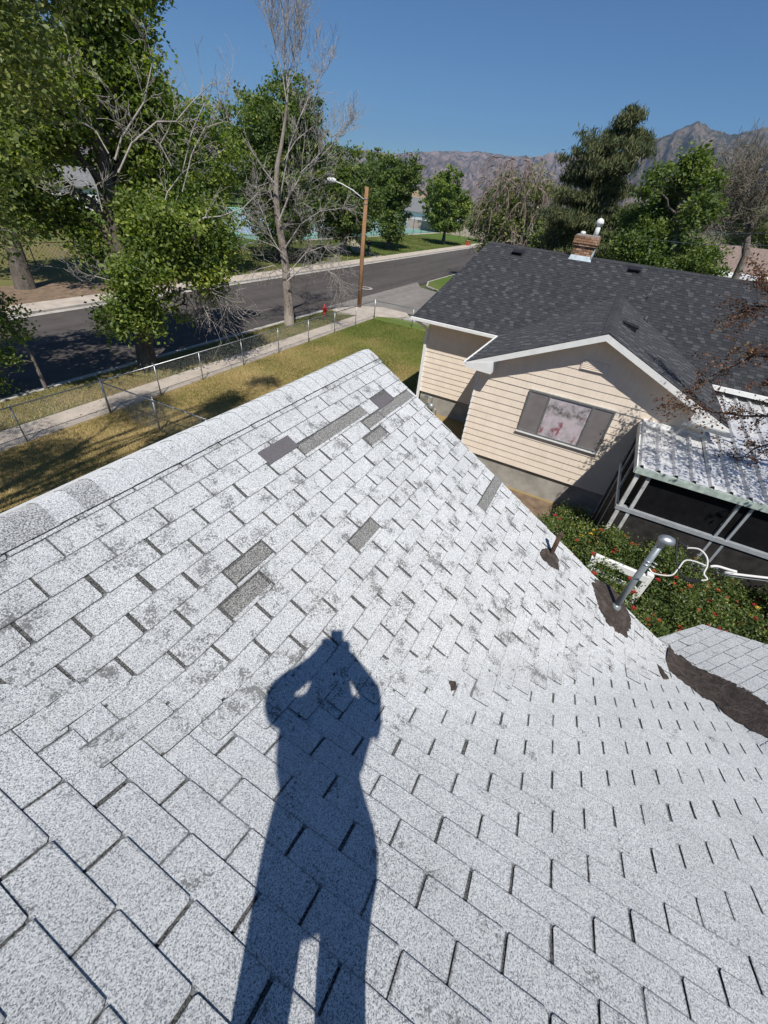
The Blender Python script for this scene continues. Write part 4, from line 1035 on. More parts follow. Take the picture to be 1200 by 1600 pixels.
b = MB(); b.lohi((9.18, -8.6, .0), (11.46, -1.8, .75)); b.lohi((11.46, -8.6, 0), (15.0, -3.1, .75)); pbuild(b, 'floor', M_CONCF)

# white vinyl rail standing in the roses
vr = thing('garden_rail', 'short white vinyl rail and post standing among the rose bushes', 'rail', (7.5, -2.0, 0))
b = MB(); b.bar((.06, .45, 1.50), (-.02, -.56, 1.50), .09, .14); b.build('top_rail', M_WHITE, vr)
b = MB(); b.bar((.06, .35, 1.16), (-.02, -.50, 1.16), .05, .10); b.build('lower_rail', M_WHITE, vr)
for y_ in (.45, -.56):
    b = MB(); b.lohi((-.05, y_ - .06, 0), (.07, y_ + .06, 1.62 if y_ < 0 else 1.5)); b.build('post', M_WHITE, vr)
sheet('flower_bed', [(4.2, -9), (9.1, -9), (9.1, -1.6), (11.4, -1.6), (11.4, 2.5), (7.4, 1.6), (4.4, -0.4)], 0.012, M_DIRT)

# ================================================================== STREET THINGS
def timber_pole():
    t = thing('utility_pole', 'round timber pole carrying a street lamp beside the corner pavement', 'utility pole', (28.62, 16.44, 0))
    b = MB(); b.tube([(0, 0, -.1), (0.01, 0, 3.5), (.04, -.07, 7.0)], [.15, .14, .115], 14); b.build('pole', M_POLE, t, True)
    b = MB(); P0 = np.array([.02, .1, 6.35]); b.tube([P0, (-.35, .75, 6.75), (-.75, 1.35, 7.0), (-1.05, 1.75, 7.10)], .03, 8); b.build('lamp_arm', M_WHITE, t, True)
    b = MB(); b.lathe((-.95, 1.6, 7.10), [(.03, 0), (.09, .03), (.13, .16), (.13, .42), (.07, .56), (.02, .58)], 12, axis=(-.53, .84, .06)); o = b.build('lamp_head', M_WHITE, t, True)
    b = MB(); b.box((.17, -.02, .95), (.05, .09, .9)); b.build('cable_guard', M_RUST, t)
    for z in (6.35, 6.1):
        b = MB(); b.lathe((.03, -.05, z), [(.13, 0), (.14, .01), (.14, .04), (.13, .05)], 14); b.build('band', M_GALV, t)
timber_pole()
t = thing('fire_hydrant', 'red fire hydrant on the dry verge between the dead tree and the pole', 'fire hydrant', (24.5, 16.72, 0))
b = MB(); b.lathe((0, 0, 0), [(.15, 0), (.15, .04), (.10, .05), (.10, .44), (.13, .46), (.13, .49), (.115, .52), (.09, .60), (.04, .65), (.03, .66), (.03, .71)], 16); b.build('barrel', M_HYD, t, True)
for a in ((1, 0, 0), (-1, 0, 0)):
    b = MB(); b.lathe((a[0] * .09, 0, .40), [(.05, 0), (.05, .06), (.06, .065), (.06, .10), (.02, .11)], 12, axis=a); b.build('nozzle', M_HYD, t, True)
b = MB(); b.lathe((0, -.09, .36), [(.07, 0), (.07, .05), (.08, .055), (.08, .09), (.025, .10)], 12, axis=(0, -1, 0)); b.build('pumper_nozzle', M_HYD, t, True)

def fence(name, label, pts, h, posts, mat_post, mat_mesh, cell=0.075, wire=0.0016, rail=.021, pr_=.028, group=None, bottom=False):
    """chain link: posts, rails, woven mesh, all real wire"""
    o0 = np.array([pts[0][0], pts[0][1], 0.0]); t = thing(name, label, 'fence', tuple(o0), group=group)
    P_ = [np.array([p[0], p[1], 0.0]) - o0 for p in pts]
    for a, c in zip(P_[:-1], P_[1:]):
        d = c - a; L = np.linalg.norm(d); u = d / L
        b = MB(); b.tube([a + (0, 0, h), c + (0, 0, h)], rail, 7); b.build('top_rail', mat_post, t, True)
        # woven wire as crossing diagonals, thin square prisms written straight into arrays
        V = []; F = []; n = int((L + h) / cell)
        nrm = np.cross(u, (0, 0, 1)); hh = h - .02
        for sgn in (1, -1):
            for k in range(n + 1):
                s0 = k * cell - (hh if sgn > 0 else 0); s1 = s0 + hh
                z0, z1 = (0.03, hh)
                if sgn < 0: s0, s1 = s1, s0
                # clip to 0..L
                def cl(sa, za, sb, zb):
                    if sa < 0: f = -sa / (sb - sa); sa, za = 0, za + (zb - za) * f
                    if sa > L: f = (sa - L) / (sa - sb); sa, za = L, za + (zb - za) * f
                    return sa, za
                if max(s0, s1) <= 0 or min(s0, s1) >= L: continue
                A = cl(s0, z0, s1, z1); B = cl(s1, z1, s0, z0)
                p, q = a + u * A[0] + np.array([0, 0, A[1]]), a + u * B[0] + np.array([0, 0, B[1]])
                dd = (q - p) / (np.linalg.norm(q - p) + 1e-9); e1 = nrm * wire; e2 = np.cross(dd, nrm) * wire; off = nrm * (.002 * sgn)
                k0 = len(V); V += [p + e1 + off, p - e1 * .5 + e2 + off, p - e1 * .5 - e2 + off, q + e1 + off, q - e1 * .5 + e2 + off, q - e1 * .5 - e2 + off]
                F += [(k0, k0 + 1, k0 + 4, k0 + 3), (k0 + 1, k0 + 2, k0 + 5, k0 + 4), (k0 + 2, k0, k0 + 3, k0 + 5)]
        if V:
            o = mobj('wire_mesh', mesh_np('wire_mesh', np.array(V), np.array(F, dtype=np.int32), mat_mesh), t); o['kind'] = 'stuff'
    pm = {}
    for (x, y, hp, r) in posts:
        key = (hp, r)
        if key not in pm:
            b = MB(); b.tube([(0, 0, -.05), (0, 0, hp)], r, 10); b.lathe((0, 0, hp), [(r * 1.15, -.02), (r * 1.1, .01), (r * .4, .03)], 10)
            pm[key] = mesh_np('post', np.array(b.V), b.F, mat_post, True, b.M)
        o = link(bpy.data.objects.new('post', pm[key]), t); o.location = (x - o0[0], y - o0[1], 0); o.rotation_euler = (random.gauss(0, .008), random.gauss(0, .008), 0)
    return t
px = [26.5, 24.05, 21.6, 19.0, 16.5, 14.0, 11.6, 9.55]
fence('chain_link_fence', 'long grey chain link fence between the dry lawn and the sidewalk', [(26.5, 14.02), (7.52, 14.06), (-8, 14.3)], 1.13,
      [(x, 14.03, 1.15, .021) for x in px[1:]] + [(26.5, 14.02, 1.24, .035), (7.52, 14.06, 1.22, .035)] + [(x, 14.1 + (7.5 - x) * .015, 1.15, .021) for x in (4.91, 2.4, -.1, -2.6, -5.2)], M_GALV, M_MESHW)
fence('chain_link_fence', 'chain link fence running from the corner post across the dry lawn to the white roof', [(7.52, 14.06), (7.68, 9.5), (7.7, 6.6)], 1.11, [(7.64, 11.76, 1.15, .026), (7.68, 9.5, 1.13, .021), (7.7, 6.6, 1.13, .026)], M_GALV, M_MESHW)
fence('chain_link_fence', 'chain link fence along the side street behind the cream house', [(26.5, 14.02), (26.8, 8.0), (27.0, -4.0)], 1.13, [(26.6, 11.2, 1.15, .021), (26.8, 8.0, 1.15, .021), (26.9, 5, 1.15, .021), (27, 2, 1.15, .021)], M_GALV, M_MESHW)
fence('park_fence', 'dark chain link fence across the park lawn beyond the street', [(-30, 36.5), (50, 36.5)], 1.8, [(x, 36.5, 1.85, .03) for x in np.arange(-30, 51, 4)], M_DGREEN, M_DGREEN, 0.25, 0.006)
fence('path_fence', 'dark fence beside the path that climbs to the tennis courts', [(57.4, 32.6), (72.4, 43.6)], 1.5, [(57.4 + 15 * k / 7, 32.6 + 11 * k / 7, 1.55, .045) for k in range(8)], M_DGREEN, M_DGREEN, 0.3, 0.008)
fence('path_fence', 'short dark fence ending at the tree beside the park path', [(46, 33.6), (54.6, 33.3)], 1.5, [(46 + 8.6 * k / 4, 33.6 - .3 * k / 4, 1.55, .045) for k in range(5)], M_DGREEN, M_DGREEN, 0.3, 0.008)
fence('court_fence', 'tall dark fence along the near side of the green tennis courts', [(40, 43.5), (150, 43.5)], 3.0, [(x, 43.5, 3.05, .05) for x in np.arange(40, 151, 4.4)], M_DGREEN, M_DGREEN, 0.5, 0.010)
fence('court_fence', 'tall dark fence closing the far side of the tennis courts', [(40, 90), (150, 90), (150, 43.5)], 3.0, [(x, 90, 3.05, .05) for x in np.arange(40, 151, 8.8)], M_DGREEN, M_DGREEN, 0.6, 0.012)
# signs on the park fence, yellow utility box, garden stakes
for (x, lab) in ((13.5, 'small red sign on the park fence beside the thick far tree'), ):
    b = MB(); b.box((x, 36.44, 1.0), (.75, .02, .55)); b.box((x, 36.42, 1.0), (.6, .01, .07), 0, 1); tag(b.build('sign', [M_HYD, M_WHITE]), lab, 'sign')
p = at_z(735, 384, 0.0)
t = thing('utility_box', 'orange utility box on the far verge of the street behind the roof', 'utility box', (p[0], 28.9, 0))
b = MB(); b.box((0, 0, .35), (1.3, .6, .7)); b.build('cabinet', M_ORG, t); b = MB(); b.box((0, 0, .73), (1.4, .7, .06)); b.build('lid', M_POLE, t)

# ================================================================== TREES
def frame_px(P): d = RC @ (np.array(P) - UP); return 600 + FPX * d[0] / d[2], 800 + FPX * d[1] / d[2], d[2]
def diamonds(C, size, r, flat=0.0, aspect=0.62, droop=0.0, dirs=None):
    """leaf faces: two triangles folded along the midrib"""
    n = len(C); a = r.normal(size=(n, 3)); 
    if dirs is not None: a = dirs + 0.45 * a
    a[:, 2] = a[:, 2] * (1 - flat) - droop; a /= np.linalg.norm(a, axis=1)[:, None] + 1e-9
    b = r.normal(size=(n, 3)); b[:, 2] *= (1 - flat); b -= a * (a * b).sum(1)[:, None]; b /= np.linalg.norm(b, axis=1)[:, None] + 1e-9
    s = size * (0.65 + 0.7 * r.random(n))[:, None]
    c = np.cross(a, b)
    V = np.stack([C - a * s * .5, C + b * s * aspect * .5 + c * s * .10, C + a * s * .5, C - b * s * aspect * .5 + c * s * .10], 1).reshape(-1, 3)
    i = np.arange(n)[:, None] * 4
    F = np.concatenate([i + np.array([[0, 1, 2]]), i + np.array([[0, 2, 3]])], 1).reshape(-1, 3)
    return V, F
def crown_mesh(name, lobes, leaf_s, n_leaf, mat, parent, off, r, clump=0.42, per=60, flat=0.35, gap=0.0, aspect=0.62, shell=0.55, droop=0.0, tintbias=0.0, stretch=(1, 1, 1), radial=0.0):
    lob = np.array([(l[0], l[1], l[2], l[3]) for l in lobes], float)
    wgt = lob[:, 3] ** 2; wgt /= wgt.sum()
    nc = max(4, n_leaf // per); ids = r.choice(len(lob), nc, p=wgt)
    d = r.normal(size=(nc, 3)); d /= np.linalg.norm(d, axis=1)[:, None]
    rad = lob[ids, 3] * (shell + (1.04 - shell) * r.random(nc) ** 0.6)
    off_l = d * rad[:, None] * np.array(stretch)
    cc = lob[ids, :3] + off_l
    if gap > 0:
        k = np.array([mnoise.noise(Vector(tuple(c * .55))) for c in cc]); keep = k > (gap - 0.62)
        cc = cc[keep]; d = d[keep]; nc = len(cc)
    csz = clump * (0.6 + 0.8 * r.random(nc))
    ct = np.clip(0.42 + 0.22 * r.normal(size=nc) + tintbias, 0, 1)
    L = r.normal(size=(nc, per, 3)) * csz[:, None, None] * np.array([0.55, 0.55, 0.34])
    C = (cc[:, None, :] + L).reshape(-1, 3)
    tint = np.clip(np.repeat(ct, per) + 0.15 * r.normal(size=nc * per), 0, 1)
    dirs = None
    if radial > 0: dirs = np.repeat(d, per, 0) * radial
    V, F = diamonds(C - off, leaf_s, r, flat, aspect, droop, dirs)
    o = mobj(name, mesh_np(name, V, F, mat, False, tint=np.repeat(tint, 4)), parent)
    return o, cc
def bez(p, q, sag, n=6, jit=0.0):
    p, q = np.array(p, float), np.array(q, float); m = (p + q) / 2 + np.array(sag); out = []
    for s in np.linspace(0, 1, n):
        x = (1 - s) ** 2 * p + 2 * s * (1 - s) * m + s * s * q
        if 0 < s < 1 and jit: x = x + np.array([random.gauss(0, jit) for _ in range(3)])
        out.append(x)
    return out
def grow(b, p, d, L, r, depth, kink=.35, k=3, spread=.7, up=.05, minr=.004, nb=(2, 4)):
    """bare branching twigs"""
    d = np.array(d, float); d /= np.linalg.norm(d); n = 4 if depth > 0 else 3
    pts = [np.array(p, float)]
    for s in range(n):
        d = d + np.array([random.gauss(0, kink * .5) for _ in range(3)]) + (0, 0, up); d /= np.linalg.norm(d); pts.append(pts[-1] + d * L / n)
    b.tube(pts, [max(minr, r * (1 - .55 * s / n)) for s in range(n + 1)], k if depth < 2 else 5, cap=False)
    if depth > 0:
        for _ in range(random.randint(*nb)):
            s = random.randint(1, n); q = np.array([random.gauss(0, 1) for _ in range(3)]); q -= d * (q @ d); q /= np.linalg.norm(q) + 1e-9
            grow(b, pts[s], d + q * spread * random.uniform(.7, 1.4), L * random.uniform(.55, .8), r * .5, depth - 1, kink, k, spread, up, minr, nb)
def trunk_mesh(b, base, stem, r0, lobes, limb_r=.09, sub=2, centers=None, r=None, nlimb=None):
    """stem: list of points; limbs to the lobes"""
    n = len(stem); b.tube([np.array(stem[0]) - (0, 0, .15)] + [np.array(p) for p in stem], [r0 * 1.35] + [r0 * (1.12 if i == 0 else 1) * (1 - .75 * i / max(1, n - 1)) for i in range(n)], 10)
    # root flare
    S_ = np.array(stem)
    for li, l in enumerate(lobes if nlimb is None else lobes[:nlimb]):
        c = np.array(l[:3]); hz = max(stem[1][2] * .8, c[2] - l[3] * 1.0 - .25 * np.linalg.norm(c[:2] - S_[0, :2]))
        hz = min(hz, stem[-1][2] - .2)
        i = np.searchsorted(S_[:, 2], hz) if S_[-1, 2] > hz else n - 1; i = max(1, min(i, n - 1)); f = (hz - S_[i - 1, 2]) / (S_[i, 2] - S_[i - 1, 2] + 1e-6); f = max(0, min(1, f))
        p = S_[i - 1] * (1 - f) + S_[i] * f
        pts = bez(p, c, (0, 0, .12 * np.linalg.norm(c - p)), 7, .05); b.tube(pts, [limb_r * (1 - .12 * q) for q in range(7)], 6, cap=False)
        for _ in range(sub):
            e = c + np.array([random.gauss(0, 1) for _ in range(3)]) * l[3] * .5; s = random.randint(3, 6); b.tube(bez(pts[s], e, (0, 0, .1), 5, .04), [limb_r * .4, limb_r * .33, limb_r * .26, limb_r * .18, limb_r * .1], 4, cap=False)
def depth_m(P, px): return px * frame_px(P)[2] / FPX
def lob_px(L, r_base, spread=0.9):
    out = []
    for q in L:
        u, v, rad = q[:3]; rr = r_base + (q[3] if len(q) > 3 else random.uniform(-spread, spread)); P = at_r(u, v, rr); out.append((P[0], P[1], P[2], depth_m(P, rad)))
    return out

def make_tree(name, label, base, stem, r0, lobes, n_leaf, leaf_s, mat, barkm, cat='tree', group=None, seed=1, limb_r=.08, sub=2, nlimb=None, **kw):
    r = np.random.default_rng(seed); random.seed(seed)
    t = thing(name, label, cat, tuple(base), group=group); off = np.array(base, float)
    b = MB(); trunk_mesh(b, base, [np.array(p) - off for p in stem], r0, [(l[0] - off[0], l[1] - off[1], l[2] - off[2], l[3]) for l in lobes], limb_r, sub, nlimb=nlimb); b.build('trunk', barkm, t, True)
    crown_mesh('crown', lobes, leaf_s, n_leaf, mat, t, off, r, **kw)
    return t, off

# --- the big maple on the near verge
RT = 20.2
base = (11.24, 16.84, 0)
stem = [at_z(232, 574), at_r(222, 520, 20.3), at_r(205, 455, 20.3), at_r(185, 385, 20.4), at_r(172, 310, 20.5), at_r(155, 215, 20.6), at_r(140, 110, 20.8), at_r(128, 10, 21.0)]
low = [(262, 445, 46, -1.6), (215, 480, 36, -1.4), (300, 410, 40, -1.2), (325, 360, 40, -.6), (250, 395, 44, -1.4), (185, 500, 24, -1.2), (285, 475, 28, -.9), (328, 440, 24, -.4), (345, 395, 24, 0), (228, 345, 38, -.6), (285, 325, 38, .3), (240, 505, 20, -1.5), (300, 370, 30, -1.8), (205, 430, 26, -1.8), (255, 350, 28, -1.9)]
upp = [(60, 70, 70, 1.2), (110, 30, 60, 1.0), (30, 160, 75, .6), (90, 150, 60, -.5), (150, 90, 42, .6), (200, 40, 34, 1.0), (222, 110, 36, .6), (228, 170, 30, .5), (180, 170, 40, 1.5), (60, 250, 60, .5), (120, 240, 50, .8), (200, 235, 42, 1.2), (250, 215, 30, .8), (110, 320, 36, .8), (30, 320, 44, 1.0), (170, 290, 36, .9), (250, 280, 45, .6), (235, 300, 45, 1.2), (10, 240, 50, .5), (140, 380, 26, .4), (120, -60, 90, 1.0), (40, -40, 90, .8), (215, -50, 45, 1.1), (170, 20, 40, 1)]
lobes = lob_px(low + upp, RT + .3)
tA, offA = make_tree('maple_tree', 'biggest leafy tree on the near verge, thick grey trunk and pale dead limbs', base, stem, .36, lobes, 125000, .15, M_LEAF, M_BARK, seed=3, limb_r=.10, sub=3, clump=.50, per=50, flat=.3, gap=.46, shell=.30)
random.seed(5); b = MB()
for path, r_ in (([(262, 440), (255, 400), (250, 340), (262, 300), (285, 270), (300, 205), (318, 165)], .07), ([(180, 250), (190, 215), (225, 160), (238, 98)], .07), ([(185, 270), (205, 225), (245, 190), (275, 190), (300, 160), (330, 130)], .06), ([(170, 240), (150, 205), (128, 190), (118, 140), (105, 60)], .045), ([(210, 470), (180, 440), (150, 432), (130, 440), (110, 425)], .045), ([(290, 440), (320, 420), (350, 385), (372, 372)], .06), ([(275, 360), (320, 340), (345, 338), (380, 325), (400, 305)], .06), ([(285, 300), (300, 240), (320, 200), (350, 190)], .045), ([(268, 260), (250, 225), (262, 205)], .04), ([(160, 330), (150, 290), (120, 280), (90, 285)], .04), ([(0, 60), (15, 75), (30, 90)], .05)):
    rr = RT - .9 + random.uniform(-.5, .5); pts = [at_r(u, v, rr + .12 * k) - offA for k, (u, v) in enumerate(path)]
    r_ *= .50; b.tube(bez(pts[0], pts[-1], (0, 0, 0), 3) if len(pts) < 3 else pts, [r_ * (1 - .7 * k / len(pts)) for k in range(len(pts))], 6, cap=False)
    for k in range(1, len(pts)):
        for _ in range(2):
            d = np.array(pts[k]) - pts[k - 1]; grow(b, pts[k], d / np.linalg.norm(d) + np.array([random.gauss(0, .6) for _ in range(3)]), random.uniform(.5, 1.0), r_ * .35, 2, .5, minr=.006)
# hanging dead spray below the crown, right
for (u, v) in ((300, 440), (312, 452), (322, 448), (330, 455), (345, 450), (290, 460), (335, 430), (350, 440)):
    P0 = at_r(u, v, 19.6) - offA
    for _ in range(3): grow(b, P0, (random.uniform(-.3, .8), random.uniform(-.4, .4), -1.0), random.uniform(.9, 1.5), .028, 2, .5, up=-.03, minr=.007)
b.build('dead_branches', M_DEAD, tA, True)

# --- overhanging tree at the left (its trunk stands out of view)
lobes = []
for u, v, rad, rr in ((-40, 60, 85, 9.0), (20, 20, 60, 10.0), (-30, 200, 80, 9.2), (30, 110, 50, 10.4), (-60, 330, 70, 9.6), (-40, -60, 90, 9.0), (70, -50, 60, 10.4)):
    P = at_r(u, v, rr); lobes.append((P[0], P[1], P[2], depth_m(P, rad)))
lobes += [(-1.5, 8.6, 10.0, 1.5), (-1.2, 11.0, 9.0, 1.5), (1.5, 9.6, 11.5, 1.2), (3.9, 7.2, 11.6, 1.1), (4.8, 6.7, 13.2, 1.0), (5.4, 7.4, 12.6, .8)]
make_tree('yard_tree', 'leafy branches reaching in at the upper left from a tree in our yard', (-3.0, 9.8, 0), [(-3.0, 9.8, 0), (-2.9, 9.7, 2.2), (-2.5, 9.6, 5), (-1.6, 9.3, 8), (-.6, 8.9, 11)], .3, lobes, 60000, .07, M_LEAFO, M_BARK, seed=11, limb_r=.06, clump=.34, per=40, flat=.3, gap=.44, shell=.3)
# small tree at the left frame edge, on the near verge
lobes = lob_px([(12, 500, 32), (-18, 470, 40), (28, 520, 16), (-20, 540, 36), (5, 565, 22), (10, 460, 20), (-40, 600, 30), (5, 600, 12)], 19.0, .5)
make_tree('young_tree', 'young tree with a thin straight trunk at the left picture edge by the kerb', (7.35, 17.4, 0), [(7.35, 17.4, 0), (7.35, 17.4, 1.3), at_r(42, 545, 18.9), at_r(10, 500, 18.9), at_r(-10, 470, 18.9)], .06, lobes, 5500, .11, M_LEAF, M_TWIG, seed=12, limb_r=.025, sub=3, clump=.30, per=24, gap=.42, shell=.2)
# shade trees out of view to the left whose shade falls on street and yard
for nm, (x, y), hh, lab, sd in (('verge_tree', (3.0, 16.9), 0, 'round leafy tree on the near verge just left of the picture', 31), ('verge_tree', (-8.5, 16.9), 0, 'second leafy verge tree further left of the picture', 32)):
    L = [(x + random.uniform(-2.9, 2.5), y + random.uniform(-1.9, 2.4), random.uniform(6.3, 11), random.uniform(1.2, 1.8)) for _ in range(12)]
    make_tree(nm, lab, (x, y, 0), [(x, y, 0), (x, y, 2.2), (x + .2, y, 5), (x + .3, y, 8)], .3, L, 16000, .22, M_LEAFD, M_BARK, seed=sd, clump=.5, per=40, gap=.3)

# --- dead tree
random.seed(21); base = np.array([20.91, 16.83, 0]); RD = 26.9
t = thing('dead_tree', 'tall bare dead tree with pale trunk on the near verge beside the hydrant', 'tree', tuple(base))
stemp = [(452, 506), (451, 480), (449, 450), (446, 415), (441, 380), (434, 340), (431, 300), (433, 260), (440, 225), (446, 185), (450, 145)]
stem = [base + 0.0] + [at_r(u, v, RD) for u, v in stemp[1:]]
b = MB(); rad = [.30, .27, .24, .21, .19, .16, .13, .11, .085, .06, .045]
b.tube([base - base - (0, 0, .1)] + [p - base for p in stem], [.38] + rad, 12, cap=False)
b.build('trunk', M_BARKW, t, True)
b = MB()
def dead_limb(path, r_, depth=2, dens=3, L=(.6, 1.2), up=.08, dr=0.0, minr=.007, spread=.7):
    r_ *= .68; rr = RD + dr; pts = [at_r(u, v, rr + random.uniform(-.1, .1) + .0 * k) - base for k, (u, v) in enumerate(path)]
    b.tube(pts, [max(.012, r_ * (1 - .7 * k / (len(pts) - 1))) for k in range(len(pts))], 5, cap=False)
    for k in range(1, len(pts)):
        d = pts[k] - pts[k - 1]; d /= np.linalg.norm(d)
        for _ in range(dens): grow(b, pts[k], d + np.array([random.gauss(0, .5), random.gauss(0, .5), random.gauss(0, .3)]), random.uniform(*L), max(.010, r_ * .3), depth, .4, up=up, minr=minr, spread=spread)
dead_limb([(450, 145), (452, 118), (458, 90), (462, 50), (466, 5), (468, -20)], .045, 2, 4, (.8, 1.4), .22, spread=.6)
dead_limb([(448, 160), (442, 120), (432, 80), (424, 45), (420, 22)], .045, 2, 4, (.8, 1.4), .22, spread=.6)
dead_limb([(450, 145), (446, 100), (444, 50), (440, 0), (438, -20)], .05, 2, 4, (.8, 1.4), .22, spread=.6)
dead_limb([(448, 140), (462, 112), (470, 80), (474, 50)], .035, 2, 4, (.8, 1.4), .25, spread=.5)
dead_limb([(434, 330), (452, 230), (470, 180), (480, 158), (494, 132), (508, 110)], .06, 2, 4, (.5, .9), .16, .4)
dead_limb([(436, 345), (450, 310), (470, 275), (492, 255), (520, 225), (540, 200)], .07, 2, 4, (.7, 1.1), .14, -.4)
dead_limb([(470, 270), (500, 240), (515, 215), (535, 205)], .04, 2, 4, (.6, 1.0), .14, -.4)
dead_limb([(432, 290), (412, 265), (396, 240), (391, 228)], .06, 1, 2, (.4, .8), .1, -.5)
dead_limb([(437, 335), (425, 310), (420, 285), (402, 292)], .035, 1, 3, (.4, .7), .05, -.5)
dead_limb([(438, 260), (462, 220), (480, 205), (492, 196)], .045, 2, 3, (.5, .9), .12, .2)
dead_limb([(445, 405), (425, 372), (415, 345), (405, 320), (400, 300)], .05, 2, 3, (.5, .9), .05, -.3)
dead_limb([(448, 440), (470, 420), (495, 412), (515, 425), (528, 445)], .07, 2, 6, (.7, 1.2), -.08, -.6, .006)
dead_limb([(448, 430), (478, 395), (505, 385), (525, 400)], .06, 2, 6, (.7, 1.2), -.06, -.3, .006)
dead_limb([(444, 390), (470, 350), (500, 330), (535, 325)], .05, 2, 5, (.6, 1.1), -.02, -.2)
dead_limb([(440, 370), (460, 320), (480, 290), (505, 275)], .05, 2, 5, (.6, 1.1), .0, .1)
dead_limb([(447, 430), (428, 415), (405, 420), (385, 430)], .04, 2, 2, (.6, 1.0), -.08, -.4, .006)
dead_limb([(446, 400), (430, 385), (405, 375), (375, 385)], .035, 1, 3, (.6, 1.0), -.05, -.4, .006)
dead_limb([(434, 320), (412, 330), (395, 318)], .035, 2, 4, (.5, .9), .0, .2)
b.build('dead_branches', M_DEAD, t, True)
b = MB()
for _ in range(120):     # thicket of fine broken twigs round the middle of the trunk
    u, v = random.gauss(462, 26), random.uniform(290, 465); P0 = at_r(u, v, RD + random.uniform(-1.0, 1.0)) - base
    grow(b, P0, (random.gauss(0, 1), random.gauss(0, 1), random.uniform(-.9, .6)), random.uniform(.5, 1.0), .013, 1, .6, up=-.02, minr=.006)
b.build('twigs', M_TWIG, t, True, kind='stuff')

# --- park trees beyond the street
def park_tree(name, label, x, y, H, W, zc, seed, n=20000, leaf_s=.30, mat=None, r0=.3, lean=0.0, barkm=None, sparse=.0, fork=True, nl=13, group='trees in a row along the park side of the street'):
    random.seed(seed); L = []
    for k in range(nl):
        a = random.uniform(0, 2 * math.pi); f = random.random(); zz = zc + (H - zc) * (f ** .9) * .92; w_ = W * 1.15 * math.sqrt(max(.05, 1 - ((zz - (zc + H) / 2) / ((H - zc) / 2 * 1.12)) ** 2)) * .62
        L.append((x + math.cos(a) * w_ * random.uniform(.5, 1), y + math.sin(a) * w_ * random.uniform(.5, 1), zz, W * random.uniform(.36, .52)))
    L.append((x, y, H - W * .3, W * .34)); L.append((x, y, (H + zc) / 2, W * .55))
    return make_tree(name, label, (x, y, 0), [(x, y, 0), (x + lean * .3, y, zc * .55), (x + lean, y, zc), (x + lean, y, (zc + H) / 2), (x, y, H * .85)], r0, L, n, leaf_s, mat or M_LEAFD, barkm or M_BARK, seed=seed, limb_r=.09, clump=.6, per=40, flat=.3, gap=.10 + sparse, shell=.45, group=group)
park_tree('park_tree', 'thick forked tree on bare earth across the street, furthest left', 15.1, 32.8, 13.2, 5.0, 4.6, 41, 26000, .26, r0=.5, lean=.9)
park_tree('park_tree', 'leafy park tree standing half behind the big maple', 27.4, 32.8, 10.3, 5.8, 2.6, 42, 52000, .26, M_LEAF, .36, nl=18)
park_tree('park_tree', 'tall leafy park tree right behind the bare dead tree', 39.8, 32.9, 12.4, 5.2, 2.8, 43, 48000, .29, M_LEAFD, .4, nl=18)
park_tree('park_tree', 'leafy park tree with pale trunk behind the lamp arm', 52.0, 32.6, 10.2, 4.9, 3.0, 44, 24000, .34, M_LEAFD, .38, barkm=M_BARKW)
park_tree('park_tree', 'round leafy park tree just right of the timber pole', 64.8, 32.7, 9.9, 4.6, 2.9, 45, 22000, .36, M_LEAFD, .36)
park_tree('park_tree', 'small leafy park tree farthest along the street kerb', 85.5, 31.9, 9.4, 4.3, 2.8, 46, 15000, .42, M_LEAF, .33)
park_tree('park_tree', 'dark tree low in the distance behind the court fence', 112, 44, 8.5, 4.5, 2.2, 47, 8000, .5, M_LEAFD, .3)
park_tree('park_tree', 'distant dark tree beyond the end of the street', 128, 34, 8.8, 5.5, 2.0, 48, 9000, .6, M_LEAFD, .3)
park_tree('park_tree', 'distant leafy tree left of the grey willow', 104, 27.5, 9.6, 5.2, 2.2, 49, 11000, .5, M_LEAF, .3, group=None)
for q, (x, y, H, W) in enumerate(((60, 98, 9, 6), (80, 104, 10, 7), (100, 100, 8, 6), (122, 98, 9, 7), (30, 96, 9, 6), (8, 80, 9, 6), (-8, 70, 10, 6))):
    park_tree('distant_tree', ['distant dark tree behind the courts, left of the pole', 'distant dark tree behind the court fence, middle of its row', 'distant low tree behind the court fence', 'distant tree far behind the courts to the right', 'distant tree behind the dead tree', 'distant tree seen through the big maple', 'distant tree farthest left behind the maple'][q], x, y, H, W, 1.6, 60 + q, 6000, .7, M_LEAFD, .3, group='trees beyond the tennis courts')

# --- trees behind the cream house
def pxtree(name, label, u, v, r, stems, lobs, **kw):
    base = at_r(u, v, r); base[2] = 0
    st = [tuple(base)] + [tuple(at_r(a, b_, r)) for a, b_ in stems]
    return make_tree(name, label, tuple(base), st, kw.pop('r0', .3), lob_px(lobs, r, kw.pop('spread', 1.5)), **kw)
